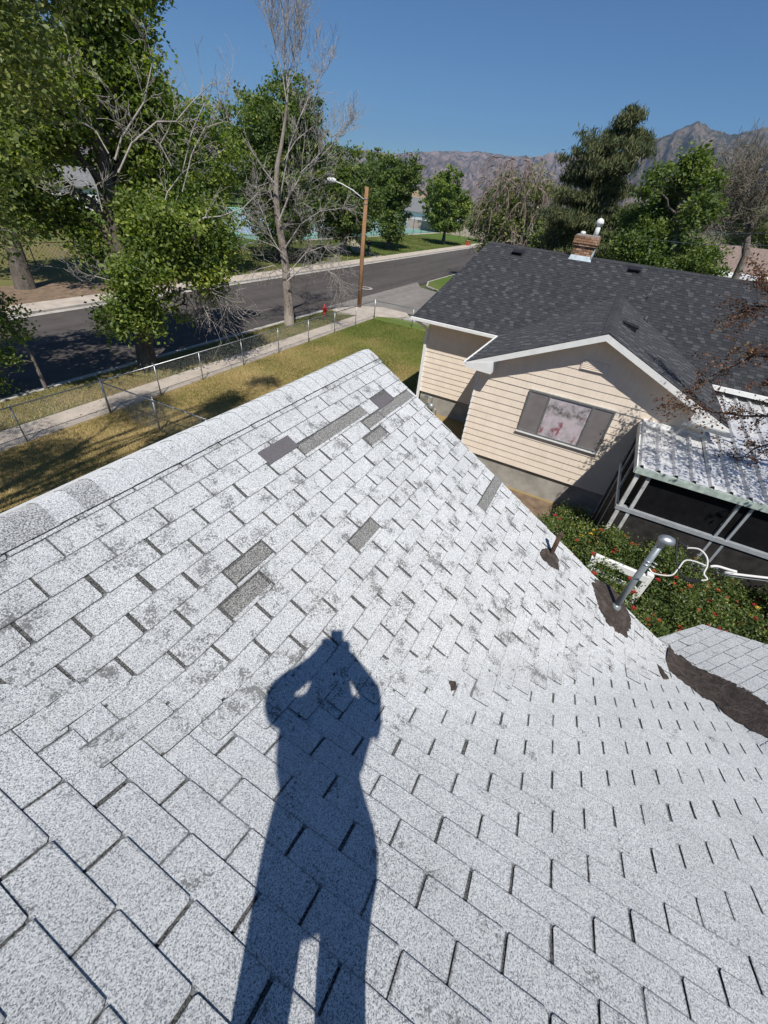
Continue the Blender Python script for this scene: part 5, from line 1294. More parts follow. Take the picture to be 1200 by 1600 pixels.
# half dead willow like tree: green heart, grey hanging twigs
random.seed(51); rw = 52.0
wl = [(800, 300, 26), (830, 330, 30), (790, 350, 28), (760, 330, 18), (850, 300, 16), (840, 265, 14), (815, 380, 26), (770, 385, 20), (745, 350, 14), (860, 360, 20)]
tW, offW = pxtree('willow_tree', 'half dead tree of hanging grey twigs and green patches left of the pine', 815, 420, rw, [(815, 380), (812, 330), (815, 280)], wl, n_leaf=9000, leaf_s=.30, mat=M_LEAFO, barkm=M_TWIG, seed=51, r0=.4, limb_r=.12, clump=.8, per=30, gap=.30, shell=.2)
b = MB(); random.seed(52)
for _ in range(430):
    u, v = random.gauss(805, 34), random.uniform(242, 395)
    if u < 745 + max(0, (300 - v) * .5) or u > 868: continue
    P0 = at_r(u, v, rw + random.uniform(-3.5, 3.5)) - offW; sw = (u - 805) / 60
    pts = [P0]; d = np.array([random.gauss(0, .35), -sw * .5 + random.gauss(0, .3), .25]); 
    for k in range(5): d = d + (0, 0, -.33); pts.append(pts[-1] + d / np.linalg.norm(d) * random.uniform(.32, .5))
    b.tube(pts, [.045, .035, .028, .022, .016, .012], 3, cap=False)
    for k in (1, 2, 3, 4):
        for _ in range(2): q = np.array([random.gauss(0, .25), random.gauss(0, .25), -1]); b.tube([pts[k], pts[k] + q * random.uniform(.3, .7)], [.018, .010], 3, cap=False)
b.build('hanging_twigs', simple('pinkish_twig', (0.30, 0.235, 0.205), 0.95, 0.1, var=.35, scale=2), tW, False, kind='stuff')
for k in range(26):
    pass
# pine
random.seed(61); rp = 36.0; base = at_r(925, 425, rp); base[2] = 0
t = thing('pine_tree', 'tall irregular dark pine tree rising above the brick chimney', 'tree', tuple(base))
stem = [(925, 425), (930, 380), (938, 330), (945, 290), (955, 250), (970, 215), (982, 185), (986, 172)]
st = [np.array(tuple(base)) - base] + [at_r(u, v, rp) - base for u, v in stem[1:]]
b = MB(); b.tube([st[0] - (0, 0, .1)] + st, [.34, .32, .29, .26, .22, .17, .12, .06, .02], 8)
tips = []
def pine_branch(u0, v0, u1, v1, thick, width, dr=None):
    dr = random.uniform(-1.8, 1.8) if dr is None else dr
    p = at_r(u0, v0, rp) - base; q = at_r(u1, v1, rp + dr) - base
    pts = bez(p, q, (0, 0, -.12 * np.linalg.norm(q - p)), 7, .05); b.tube(pts, [thick * (1 - .12 * k) for k in range(7)], 5, cap=False)
    for s in np.linspace(.25, 1.0, 9):
        k = s * 6; i = min(int(k), 5); c = pts[i] + (pts[i + 1] - pts[i]) * (k - i)
        for _ in range(3):
            e = c + np.array([random.gauss(0, width * .55), random.gauss(0, width * .55), random.gauss(.05, width * .20)]) ; tips.append((e, pts[i + 1] - pts[i]))
for a in [(986, 190, 990, 176), (980, 200, 1010, 222), (975, 215, 1005, 240), (972, 220, 958, 206), (965, 232, 952, 222), (962, 240, 985, 255), (960, 245, 975, 270), (982, 190, 972, 196), (975, 205, 1000, 212)]: pine_branch(*a, .05, .42)
for a in [(955, 255, 918, 212), (950, 262, 905, 240), (950, 270, 925, 225), (948, 280, 890, 250), (946, 285, 878, 280), (945, 292, 900, 275), (944, 300, 965, 280), (944, 305, 978, 300), (942, 310, 880, 300), (940, 320, 872, 312), (940, 325, 905, 318), (938, 330, 985, 330), (936, 340, 885, 345), (936, 345, 970, 350), (934, 352, 870, 352), (932, 360, 890, 372), (932, 365, 975, 372), (930, 372, 862, 380), (930, 380, 905, 392), (928, 385, 968, 392), (928, 392, 872, 398), (926, 400, 850, 392), (926, 405, 960, 410), (946, 285, 935, 262), (940, 320, 925, 300), (936, 345, 950, 325), (932, 365, 925, 350), (938, 335, 860, 330)]: pine_branch(*a, .08, .62)
b.build('trunk', M_BARK, t, True)
r = np.random.default_rng(62); C = np.array([e[0] for e in tips]); nC_ = len(C); per = 40
cen = (C[:, None, :] + r.normal(size=(nC_, per, 3)) * np.array([.20, .20, .11])).reshape(-1, 3)
tint = np.clip(np.repeat(np.clip(.42 + .22 * r.normal(size=nC_), 0, 1), per) + .15 * r.normal(size=nC_ * per), 0, 1)
V, F = diamonds(cen, .27, r, 0.0, .22, 0.0, np.repeat(np.array([[0, 0, .9]]), len(cen), 0))
mobj('needles', mesh_np('needles', V, F, M_PINE, False, tint=np.repeat(tint, 4)), t)
for (nm, lab, u, v, rr, stems, lobs, kw) in (
    ('cedar_tree', 'dark shaggy evergreen low behind the roof left of the chimney', 870, 425, 40, [(868, 400), (866, 370)], [(855, 395, 22), (880, 400, 22), (875, 365, 18), (895, 412, 16), (840, 412, 16), (862, 340, 12)], dict(n_leaf=12000, leaf_s=.24, mat=M_PINE, barkm=M_BARK, seed=71, gap=.15, aspect=.3)),
    ('box_elder', 'broad green leafy tree right of the pine behind the charcoal roof', 1050, 440, 31, [(1050, 400), (1055, 340), (1080, 270)], [(1040, 400, 38), (1000, 380, 34), (1080, 400, 34), (1060, 350, 32), (1020, 340, 28), (1090, 250, 16), (1080, 275, 22), (1105, 285, 20), (1060, 300, 22), (1020, 290, 16), (1035, 265, 12), (1100, 420, 26), (1010, 420, 30), (980, 345, 20), (1095, 330, 22), (985, 400, 22), (1060, 430, 28)], dict(n_leaf=46000, leaf_s=.18, mat=M_LEAFD, barkm=M_BARK, seed=72, gap=.28, clump=.46, per=40, shell=.25, limb_r=.07, sub=5)),
    ('conifer_tree', 'dark green conifer under the bare tree at the right picture edge', 1185, 410, 95, [(1185, 400), (1188, 340)], [(1180, 345, 22), (1160, 365, 16), (1200, 350, 26), (1185, 320, 14), (1150, 375, 12), (1215, 370, 22)], dict(n_leaf=9000, leaf_s=.55, clump=1.1, mat=M_LEAFO, barkm=M_BARK, seed=73, gap=.1, aspect=.35)),
    ('hedge_tree', 'green bushy tree just above the left end of the charcoal ridge', 775, 420, 60, [(775, 400)], [(770, 395, 14), (790, 400, 14), (755, 392, 8), (810, 405, 13)], dict(n_leaf=5000, leaf_s=.35, mat=M_LEAFO, barkm=M_BARK, seed=74)),
    ('hedge_tree', 'bushy green tree filling the gap between willow and pine', 842, 420, 47, [(842, 400)], [(835, 400, 16), (850, 405, 14), (845, 380, 12)], dict(n_leaf=5000, leaf_s=.3, mat=M_LEAFO, barkm=M_BARK, seed=75))):
    pxtree(nm, lab, u, v, rr, stems, lobs, **kw)
# bare grey tree at the right
random.seed(81); base = at_r(1165, 430, 35.0); base[2] = 0
t = thing('bare_tree', 'wide bare grey tree of fine twigs at the right behind the green trees', 'tree', tuple(base))
b = MB(); st = [(0, 0, -.1)] + [at_r(u, v, 35.0) - base for u, v in ((1165, 400), (1168, 370), (1170, 340))]; b.tube(st, [.24, .2, .15, .11], 7)
o_ = b.build('trunk', M_TWIG, t, True); b = MB()
for (u, v) in ((1120, 270), (1140, 260), (1160, 255), (1180, 250), (1198, 262), (1105, 290), (1100, 320), (1115, 345), (1130, 300), (1150, 285), (1175, 280), (1190, 300), (1125, 330), (1145, 330), (1210, 280), (1110, 370), (1225, 310)):
    q = at_r(u + random.gauss(0, 5), v + random.gauss(0, 5), 35 + random.uniform(-2, 2)) - base; pts = bez(st[random.randint(2, 3)], q, (0, 0, .5), 7, .1); b.tube(pts, [.08, .07, .055, .045, .035, .025, .015], 4, cap=False)
    for k in range(2, 7):
        for _ in range(4): d = pts[k] - pts[k - 1]; grow(b, pts[k], d / np.linalg.norm(d) + np.array([random.gauss(0, .6) for _ in range(3)]), random.uniform(.7, 1.4), .022, 2, .5, up=.05, minr=.010, nb=(2, 3))
b.build('bare_branches', simple('olive_grey_twig', (0.215, 0.19, 0.145), 0.95, 0.1, var=.3, scale=2), t, False)
# brown tree with bronze leaves hanging over the porch from the right
random.seed(91); base = np.array([10.2, -8.4, 0.0])
t = thing('plum_tree', 'bronze leaved tree reaching over the metal porch roof from the right', 'tree', tuple(base))
b = MB(); st = [np.array(p, float) for p in ((0, 0, -.1), (0, .2, 1.4), (.1, .5, 2.8), (.2, .9, 4.0), (.2, 1.2, 5.0))]; b.tube(st, [.17, .14, .11, .09, .06], 8)
tips = []
for path in ([(1250, 600), (1215, 560), (1180, 555), (1140, 575), (1105, 590)], [(1250, 640), (1200, 650), (1160, 650), (1110, 642), (1070, 635)], [(1250, 560), (1225, 500), (1205, 465), (1197, 440)], [(1250, 520), (1222, 480), (1190, 478), (1172, 485)], [(1255, 680), (1215, 690), (1180, 700), (1160, 715)]):
    rr = random.uniform(10.0, 11.0); pts = [st[-1] * 1.0] + [at_r(u, v, rr + .08 * k) - base for k, (u, v) in enumerate(path)]
    b.tube(pts, [.045, .032, .024, .018, .012, .008][:len(pts)], 5, cap=False)
    for k in range(1, len(pts) - 0):
        for _ in range(4):
            p0 = pts[k]; d = (pts[k] - pts[k - 1]); d /= np.linalg.norm(d); d = d + np.array([random.gauss(0, .6) for _ in range(3)]); d /= np.linalg.norm(d); L_ = random.uniform(.3, .75)
            e = p0 + d * L_; b.tube([p0, p0 + d * L_ * .5 + (0, 0, .03), e], [.008, .006, .003], 3, cap=False)
            for s in np.linspace(.2, 1, 7): tips.append(p0 + (e - p0) * s)
b.build('trunk', M_BARK, t, True)
r = np.random.default_rng(92); C = np.array(tips); C = (C[:, None, :] + r.normal(size=(len(C), 7, 3)) * .055).reshape(-1, 3)
tint = np.clip(np.repeat(r.random(len(tips)), 7) * .8 + .1 * r.random(len(C)), 0, 1)
V, F = diamonds(C, .055, r, .2, .6, .2); mobj('crown', mesh_np('crown', V, F, M_PURP, False, tint=np.repeat(tint, 4)), t)
# more of its crown, out of view to the right, for the dappled shade on the porch roof
lobes = [(8.2, -3.15, 5.6, .5), (8.8, -3.7, 5.3, .6), (8.3, -4.4, 5.5, .7), (9.2, -4.7, 5.2, .7), (10.4, -7.0, 5.6, 1.0), (9.4, -7.6, 5.2, .9), (11.3, -7.6, 6.0, 1.1), (8.6, -6.8, 4.9, .7), (10.2, -5.9, 5.6, .6)]
crown_mesh('crown', lobes, .07, 13000, M_PURP, t, base, r, clump=.26, per=26, gap=.3)

# --- rose bushes between the two houses
def bush(label, c, rad, h, n, reds, mat=M_ROSE, leaf_s=.052, seed=1, fl=None):
    r = np.random.default_rng(seed); random.seed(seed); t = thing('rose_bush', label, 'rose bush', (c[0], c[1], 0), group='rose bushes between the houses'); off = np.array([c[0], c[1], 0.0])
    b = MB(); L = []
    for k in range(9):
        a = 2 * math.pi * k / 9 + random.random(); rr = rad * random.uniform(.25, .8); z = h * random.uniform(.45, .82); L.append((c[0] + rr * math.cos(a), c[1] + rr * math.sin(a), z, rad * random.uniform(.34, .5)))
    L.append((c[0], c[1], h * .7, rad * .6))
    for l in L: b.tube(bez((random.gauss(0, .06), random.gauss(0, .06), -.05), (l[0] - c[0], l[1] - c[1], l[2] + l[3] * .7), (random.gauss(0, .1), random.gauss(0, .1), .15), 6, .02), [.016, .014, .012, .009, .007, .004], 5, cap=False)
    b.build('stem', M_BARK, t, True)
    crown_mesh('foliage', L, leaf_s, n, mat, t, off, r, clump=.17, per=26, flat=.2, gap=.12, shell=.45)
    pet = {}
    for k in range(reds):
        l = random.choice(L); d = np.array([random.gauss(0, 1), random.gauss(0, 1), abs(random.gauss(.5, .8))]); d /= np.linalg.norm(d); p = np.array(l[:3]) + d * l[3] * 1.02 - off
        mt = random.choice(fl or (M_RED, M_RED, M_ORG))
        bb = MB(); m = random.randint(5, 8); sz = random.uniform(.028, .048)
        for ring in range(2):
            for q in range(m):
                a = 2 * math.pi * q / m + ring * .4; s = sz * (1 - .4 * ring); e = np.array([math.cos(a), math.sin(a), .35 + .6 * ring]) * s; side = np.array([-math.sin(a), math.cos(a), 0]) * s * .55
                bb.add([p, p + e * .7 + side, p + e * 1.25, p + e * .7 - side], [(0, 1, 2, 3)])
        bb.build('flower', mt, t)
rb = [((8.3, -.75), .85, 1.25, 9000, 14, 'green bush against the roof edge with small orange blooms', None), ((7.2, -1.9), .95, 1.45, 12000, 10, 'leafy rose bush in front of the white vinyl rail', None), ((8.4, -2.3), .9, 1.35, 10000, 26, 'rose bush with red blooms right below the porch corner', None), ((6.1, -2.6), 1.0, 1.5, 13000, 10, 'large green rose bush beside the low roof peak', None),
      ((7.6, -3.6), 1.0, 1.55, 13000, 34, 'rose bush crowded with orange and red blooms under the cables', (M_RED, M_ORG, M_ORG)), ((5.6, -4.0), 1.0, 1.6, 12000, 18, 'rose bush of dark red blooms nearest the low roof', (M_RED,)), ((8.6, -4.4), .8, 1.3, 9000, 20, 'rose bush with yellow and red blooms by the porch rail', (M_YEL, M_RED, M_ORG)), ((6.8, -5.3), 1.1, 1.6, 12000, 26, 'rose bush at the right picture edge with scattered red blooms', None),
      ((8.5, .2), .6, .85, 5000, 5, 'low green shrub in the bare bed by the grey foundation', None), ((10.3, -1.15), .45, .75, 3500, 6, 'small shrub with red blooms beside the concrete foundation', None), ((5.0, -2.9), .7, 1.2, 7000, 6, 'green bush filling the corner beside the roof end', None), ((8.7, -1.35), .5, 1.5, 5000, 12, 'narrow bush with yellow blooms left of the porch post', (M_YEL, M_RED))]
rb += [((8.45, -3.1), .62, 1.85, 9000, 16, 'tall rose bush against the porch rail between the two post pairs', None), ((8.5, -1.95), .5, 1.75, 6500, 14, 'tall rose bush at the double corner post of the porch', (M_RED, M_ORG)), ((8.4, -5.3), .65, 1.9, 9000, 16, 'tall rose bush by the porch rail under the end of the cable', None), ((8.5, -6.6), .7, 1.85, 9000, 14, 'rose bush by the porch rail at the right picture edge', (M_RED, M_YEL)), ((7.4, -4.8), .8, 1.6, 10000, 26, 'rose bush with the brightest orange blooms under the white cable', (M_ORG, M_ORG, M_RED)), ((7.7, -1.2), .7, 1.3, 8000, 5, 'plain green bush left of the white vinyl rail', None), ((5.6, -5.4), .9, 1.6, 9000, 14, 'dark rose bush beyond the low roof at the right edge', (M_RED,)), ((9.0, -.75), .55, 1.0, 5000, 9, 'low bush with orange blooms beside the porch side wall', (M_ORG,)), ((6.3, -1.5), .7, 1.2, 8000, 3, 'green bush just below the mast on the roof', None)]
for k, (c, rad, h, n, reds, lab, fl) in enumerate(rb): bush(lab, c, rad, h, n, reds, seed=100 + k, fl=fl)
# weed clump on the dry lawn
r = np.random.default_rng(5)
t = thing('weed_clump', 'low green weed clump on the dry lawn close to the white ridge', 'weed', (5.0, 9.7, 0)); b = MB(); b.tube([(0, 0, -.02), (.05, .02, .3)], [.015, .006], 4); b.build('stem', M_TWIG, t)
crown_mesh('foliage', [(5.0, 9.7, .15, .32), (5.35, 9.95, .12, .26), (4.75, 9.9, .1, .2)], .06, 1800, M_LEAF, t, np.array([5.0, 9.7, 0]), r, clump=.14, per=20)

# ================================================================== FAR HOUSES
def far_house(name, label, c, size, wall, roofm, rz=0.0, cat='house', hw=2.6, hr=1.7, wins=2, wmat=None):
    t = thing(name, label, cat, (c[0], c[1], 0), rz); L, W = size
    b = MB(); b.lohi((-L / 2, -W / 2, 0), (L / 2, W / 2, hw)); b.prism([(-L / 2 + .05, -W / 2, hw), (-L / 2 + .05, W / 2, hw), (-L / 2 + .05, 0, hw + hr * .93)], (L - .1, 0, 0)); b.build('wall', wall, t)
    b = MB()
    for s in (1, -1): b.hexa([(-L / 2 - .5, s * (W / 2 + .5), hw - .25), (L / 2 + .5, s * (W / 2 + .5), hw - .25), (L / 2 + .5, 0, hw + hr), (-L / 2 - .5, 0, hw + hr), (-L / 2 - .5, s * (W / 2 + .5), hw - .1), (L / 2 + .5, s * (W / 2 + .5), hw - .1), (L / 2 + .5, 0, hw + hr + .15), (-L / 2 - .5, 0, hw + hr + .15)])
    b.build('roof', roofm, t)
    for s in (1, -1):
        for k in range(wins):
            x = -L / 2 + L * (k + .6) / wins; b = MB(); b.lohi((x - .7, s * (W / 2) - .03, 1.0), (x + .7, s * (W / 2) + .03, 2.1)); w_ = b.build('window', M_WHITE, t); b = MB(); b.lohi((x - .6, s * (W / 2) - .05, 1.1), (x + .6, s * (W / 2) + .05, 2.0)); b.build('pane', M_SCRN, w_)
    return t
M_BROWN = simple('brown_board', (0.16, 0.085, 0.07), .8, .2, var=.2, scale=3)
M_RGREY = simple('grey_roof', (0.20, 0.20, 0.20), .9, .15, var=.25, scale=3)
M_RBR = simple('brown_roof', (0.24, 0.18, 0.155), .9, .15, var=.25, scale=3)
h1 = far_house('distant_house', 'brown house with white awnings at the far right beyond the charcoal ridge', at_r(1190, 400, 84)[:2], (17, 9), M_BROWN, M_RBR, math.radians(-62), hw=3.0, hr=2.4)
h2 = far_house('distant_house', 'low distant house with grey roof and white wall beyond the courts', at_r(668, 345, 150)[:2], (20, 9), M_WHITE, M_RGREY, math.radians(75), hw=2.8, hr=3.0, wins=4)
h3 = far_house('distant_house', 'distant tan house with brown roof glimpsed left of the grey willow', at_r(652, 320, 230)[:2], (26, 12), simple('tan_wall', (0.5, .36, .26), .9, .1), M_RBR, math.radians(20), hw=6, hr=3)
h4 = far_house('distant_house', 'distant pale house seen through the branches of the big maple', at_r(190, 320, 95)[:2], (18, 9), M_WHITE, M_RGREY, math.radians(-40), hw=3, hr=2, wins=4)
p = at_r(1165, 432, 70); t = thing('carport', 'white flat topped carport with a pale grey cover beyond the right end of the ridge', 'carport', (p[0], p[1], 0))
b = MB(); b.box((0, 0, 2.95), (6.5, 9.5, .14), .15); b.build('roof', M_WHITE, t); b = MB(); b.box((-1.6, -1.8, 3.08), (3.6, 5.2, .1), -.2); b.build('cover', simple('pale_cover', (.55, .58, .6), .6, .3), t)
for (a, c) in ((-2, -2.8), (2, -2.8), (-2, 2.8), (2, 2.8)):
    b = MB(); b.tube([(a, c, 0), (a, c, 2.9)], .06, 6); b.build('post', M_WHITE, t)
# pale fence far along the street and power lines
b = MB(); fr = thing('board_fence', 'pale board fence far behind the park lawn at the end of the street', 'fence', (112, 29.5, 0))
for k in range(26):
    b = MB(); b.lohi((-.06, k * .9 - 1.0, 0), (.06, k * .9 - .12, 1.9)); b.build('board', M_CONC, fr)
for (u0, v0, u1, v1, rr, lab) in ((1010, 372, 1260, 382, 30, 'upper power line crossing in front of the trees at the right'), (985, 356, 1260, 362, 34, 'thin highest power line at the right edge of the trees')):
    P0, P1_ = at_r(u0, v0, rr), at_r(u1, v1, rr * .8); b = MB(); b.tube(bez(P0, P1_, (0, 0, -.3), 12), .012, 4); tag(b.build('power_line', M_GUTTER), lab, 'cable')
tp = thing('utility_pole', 'thin distant pole among the trees left of the pine', 'utility pole', (57, 11.0, 0)); b = MB(); b.tube([(0, 0, 0), (.1, 0, 8.3)], [.15, .11], 8); b.build('pole', M_CONC, tp, True)

# ================================================================== MOUNTAINS
def range_mesh(name, az0, az1, r_in, r_out, prof, mat, seed, nA_=700, nR=90, base_z=-2):
    azs = np.linspace(az0, az1, nA_); V = np.zeros((nR, nA_, 3)); pa_, pe = np.array([p[0] for p in prof]), np.array([p[1] for p in prof])
    for i, az in enumerate(azs):
        a = math.radians(az); el = np.interp(az, pa_, pe); rc = r_in + (r_out - r_in) * .82; H = math.tan(math.radians(el)) * rc + 7
        for k in range(nR):
            s = k / (nR - 1); rr = r_in + (r_out - r_in) * s; x, y = math.cos(a) * rr, math.sin(a) * rr
            q = s / .82; env = (q ** 1.25 if q < 1 else max(0, 1 - (q - 1) * 2.2))
            sc = 1 / 900.0
            wx = mnoise.noise(Vector((x * sc * .6, y * sc * .6, seed))) * .5
            rd = 0; amp = 1.0; f = 1.0
            for o in range(5):
                nn = 1 - abs(mnoise.noise(Vector((az * .55 * f + wx, rr * sc * .45 * f + seed, seed + o * 7)))) * 2; rd += amp * nn * nn; amp *= .5; f *= 2.05
            rd = rd / 1.9 - .55
            jag = .009 * mnoise.noise(Vector((az * 3.1, seed, 0))) + .012 * mnoise.noise(Vector((az * 9, seed, 3)))
            hgt = H * env * (1 + jag) + H * .36 * rd * min(1, 4 * env * (1.02 - min(env, 1.0)) + .02)
            V[k, i] = (x, y, base_z + max(0, hgt))
    n = np.arange(nR * nA_).reshape(nR, nA_); F = np.stack([n[:-1, :-1], n[:-1, 1:], n[1:, 1:], n[1:, :-1]], -1).reshape(-1, 4)
    o = mobj(name, mesh_np(name, V.reshape(-1, 3), F, mat, True)); o['kind'] = 'structure'; return o
range_mesh('mountains', 4, 105, 3200, 6200, [(4, 4.6), (8.6, 4.35), (10.6, 4.65), (12, 4.2), (15.5, 3.95), (18, 4.1), (20, 3.9), (24, 3.5), (27.4, 3.05), (29.5, 3.15), (31.2, 3.0), (34.9, 2.9), (40, 3.4), (45, 3.6), (52, 3.2), (60, 3.4), (75, 3.0), (105, 2.6)], M_MTA, 3.3, 650, 80)
range_mesh('hills', -75, 9.5, 2200, 4300, [(-75, 4), (-40, 6.0), (-20, 6.6), (-12, 7.2), (-8, 7.4), (-6.3, 7.25), (-4.2, 6.75), (-2.6, 6.9), (-1.8, 7.25), (-1.0, 7.45), (-.2, 7.2), (1, 6.5), (3, 5.5), (5, 4.5), (7, 3.6), (9.5, 1.5)], M_MTB, 9.1, 520, 80)

# ================================================================== PEOPLE
def skin_body(name, joints, edges, mats, zsplit, parent, lvl=2, root=0):
    """joints {name:(x,y,z,r)}; one continuous surface grown from a skeleton"""
    ks = list(joints); me = bpy.data.meshes.new(name); me.from_pydata([joints[k][:3] for k in ks], [(ks.index(a), ks.index(c)) for a, c in edges], [])
    o = bpy.data.objects.new(name, me); link(o, parent); sk = o.modifiers.new('s', 'SKIN'); sk.use_smooth_shade = True
    for i, k in enumerate(ks):
        r = joints[k][3]; v = me.skin_vertices[0].data[i]; v.radius = r if isinstance(r, tuple) else (r, r); v.use_root = (i == root)
    sb = o.modifiers.new('d', 'SUBSURF'); sb.levels = sb.render_levels = lvl
    dg = bpy.context.evaluated_depsgraph_get(); m2 = bpy.data.meshes.new_from_object(o.evaluated_get(dg)); o.modifiers.clear(); o.data = m2; m2.name = name
    for mm in mats: m2.materials.append(mm)
    m2.polygons.foreach_set('material_index', [zsplit(p.center) for p in m2.polygons]); m2.polygons.foreach_set('use_smooth', [True] * len(m2.polygons))
    return o
M_SKIN = simple('skin', (0.50, 0.30, 0.21), .6, .3, var=.06); M_NAVY = simple('navy_shirt', (0.03, 0.04, 0.07), .9, .1, var=.2); M_JEAN = simple('jeans', (0.05, 0.07, 0.12), .9, .1, var=.2); M_HAIR = simple('brown_hair', (0.05, 0.03, 0.02), .6, .3, var=.3)
FA = math.radians(27.0); Fd = np.array([math.cos(FA), math.sin(FA), 0]); Ld = np.array([-math.sin(FA), math.cos(FA), 0])
BK = 0.46; ctr = -Fd * BK; feetz = float(S(ctr[0], ctr[1])) + .012
person = thing('person', 'person in dark shirt and jeans on the white roof holding up a phone', 'person', (ctr[0], ctr[1], feetz), FA)
# body frame: x forward, y to the person's left, z up ; the phone is at z = 7 - feetz
PH = 7.0 - feetz
def gz(lx, ly):      # roof height under a body frame point
    p = ctr + Fd * lx + Ld * ly; return float(S(p[0], p[1])) + .010 - feetz
fL, fR = gz(-.02, .14), gz(.03, -.10)
J = dict(pel=(-.02, -.005, .97, (.25, .15)), lum=(-.02, .012, 1.08, (.33, .15)), rib=(0, .01, 1.21, (.255, .145)), chest=(.02, 0, 1.35, (.235, .15)), neck0=(.06, 0, 1.49, (.15, .11)), neck=(.11, 0, 1.57, (.105, .09)), hd0=(.155, 0, 1.65, (.12, .11)), hd1=(.17, 0, 1.72, (.122, .115)), hd2=(.16, 0, 1.80, (.085, .09)),
         hL=(-.02, .105, .88, .115), tL=(.02, .115, .68, .09), kL=(.05, .125, .47 + fL * .5, .082), cL=(.02, .132, .34 + fL * .8, .074), aL=(-.03, .14, .10 + fL, .05), oL=(.02, .145, .045 + fL, .046), bL=(.13, .155, gz(.13, .155) + .028, .034),
         hR=(-.02, -.13, .88, .115), tR=(.04, -.105, .68, .09), kR=(.08, -.075, .47 + fR * .5, .080), cR=(.06, -.08, .34 + fR * .8, .072), aR=(.02, -.095, .10 + fR, .05), oR=(.07, -.10, .045 + fR, .046), bR=(.18, -.105, gz(.18, -.105) + .028, .034),
         sL=(.02, .19, 1.48, .09), eL=(.13, .285, 1.45, .076), wL=(.29, .12, PH - .09, .055), mL=(.372, .062, PH - .045, .036),
         sR=(.02, -.19, 1.48, .09), eR=(.13, -.245, 1.41, .07), wR=(.29, -.12, PH - .10, .055), mR=(.372, -.062, PH - .060, .036))
Eg = [('pel', 'lum'), ('lum', 'rib'), ('rib', 'chest'), ('chest', 'neck0'), ('neck0', 'neck'), ('neck', 'hd0'), ('hd0', 'hd1'), ('hd1', 'hd2')]
for s in 'LR': Eg += [('pel', 'h' + s), ('h' + s, 't' + s), ('t' + s, 'k' + s), ('k' + s, 'c' + s), ('c' + s, 'a' + s), ('a' + s, 'o' + s), ('o' + s, 'b' + s), ('chest', 's' + s), ('s' + s, 'e' + s), ('e' + s, 'w' + s), ('w' + s, 'm' + s)]
def zs(c):
    if c.z > 1.49 and abs(c.y) < .12 and c.x < .22: return 0
    if c.x > .20 and c.z > 1.25: return 0
    if c.z < .14 and c.z < .2: return 3
    return 2 if c.z < .93 else 1
skin_body('body', J, Eg, [M_SKIN, M_NAVY, M_JEAN, M_BLACK], zs, person)
bm = bmesh.new(); bmesh.ops.create_uvsphere(bm, u_segments=18, v_segments=12, radius=1)
for v in bm.verts: v.co = (.145 + v.co.x * .108 - .012, v.co.y * .100, 1.745 + v.co.z * (.085 if v.co.z > 0 else (.10 if v.co.x < .1 else .01)))
me = bpy.data.meshes.new('hair'); bm.to_mesh(me); bm.free(); me.materials.append(M_HAIR); me.polygons.foreach_set('use_smooth', [True] * len(me.polygons)); mobj('hair', me, person)
b = MB()      # face: nose, brow, lips; ears
FO = .062
b.hexa([(.19, -.014, 1.63), (.19, .014, 1.63), (.185, .012, 1.64), (.185, -.012, 1.64), (.185, -.006, 1.685), (.185, .006, 1.685), (.18, .006, 1.69), (.18, -.006, 1.69)])
b.hexa([(.18, -.024, 1.598), (.18, .024, 1.598), (.192, .018, 1.600), (.192, -.018, 1.600), (.18, -.024, 1.612), (.18, .024, 1.612), (.19, .018, 1.61), (.19, -.018, 1.61)])
for s in (1, -1): b.lathe((.10, s * .090, 1.66), [(.012, -.004), (.026, 0), (.022, .008), (.008, .01)], 10, axis=(0, s, 0))
b.V = [(v[0] + FO, v[1], v[2] + .035) for v in b.V]; b.build('face', M_SKIN, person, True)
b = MB()
for s in (1, -1): b.lathe((.176, s * .032, 1.675), [(.003, -.006), (.012, -.002), (.012, .002), (.004, .007)], 10, axis=(1, 0, 0))
b.V = [(v[0] + FO, v[1], v[2] + .035) for v in b.V]; b.build('eyes', M_WHITE, person, True)
# fingers curled round the edges of the phone
for s, mz in ((1, PH - .045), (-1, PH - .060)):
    palm = np.array([.375, s * .06, mz])
    for k in range(4):
        p0 = palm + (.015, s * .004, .028 - k * .019); Ln = (.030, .033, .031, .025)[k]
        pts = [p0 - (.02, 0, 0), p0 + (.012, s * .012, .004), p0 + (.026, s * .002, .006), p0 + (.030, -s * Ln * .4, .006), p0 + (.026, -s * Ln * .8, .006)]
        b = MB(); b.tube(pts, [.009, .009, .0085, .008, .0065], 8); b.build('finger', M_SKIN, person, True)
    b = MB(); b.tube([palm - (.01, s * .005, .01), palm + (.0, -s * .012, .018), palm + (.012, -s * .026, .03)], [.011, .010, .008], 8); b.build('thumb', M_SKIN, person, True)
# the phone itself, its lens end at the viewpoint
fwd = RC[2]; rgt = RC[0]; upv = -RC[1]
Mx = Matrix((tuple(rgt), tuple(upv), tuple(-fwd))).transposed()
b = MB(); b.box((0, -.060, .018), (.074, .155, .008), 0, 0, Matrix.Identity(3)); b.box((.0, -.060, .0235), (.068, .148, .001), 0, 1, Matrix.Identity(3))
ph = b.build('phone', [M_BLACK, M_SCRN]); ph.matrix_world = Matrix.Translation((0, 0, 7)) @ Mx.to_4x4(); tag(ph, "black phone held upright in the rooftop person's two hands", 'phone')
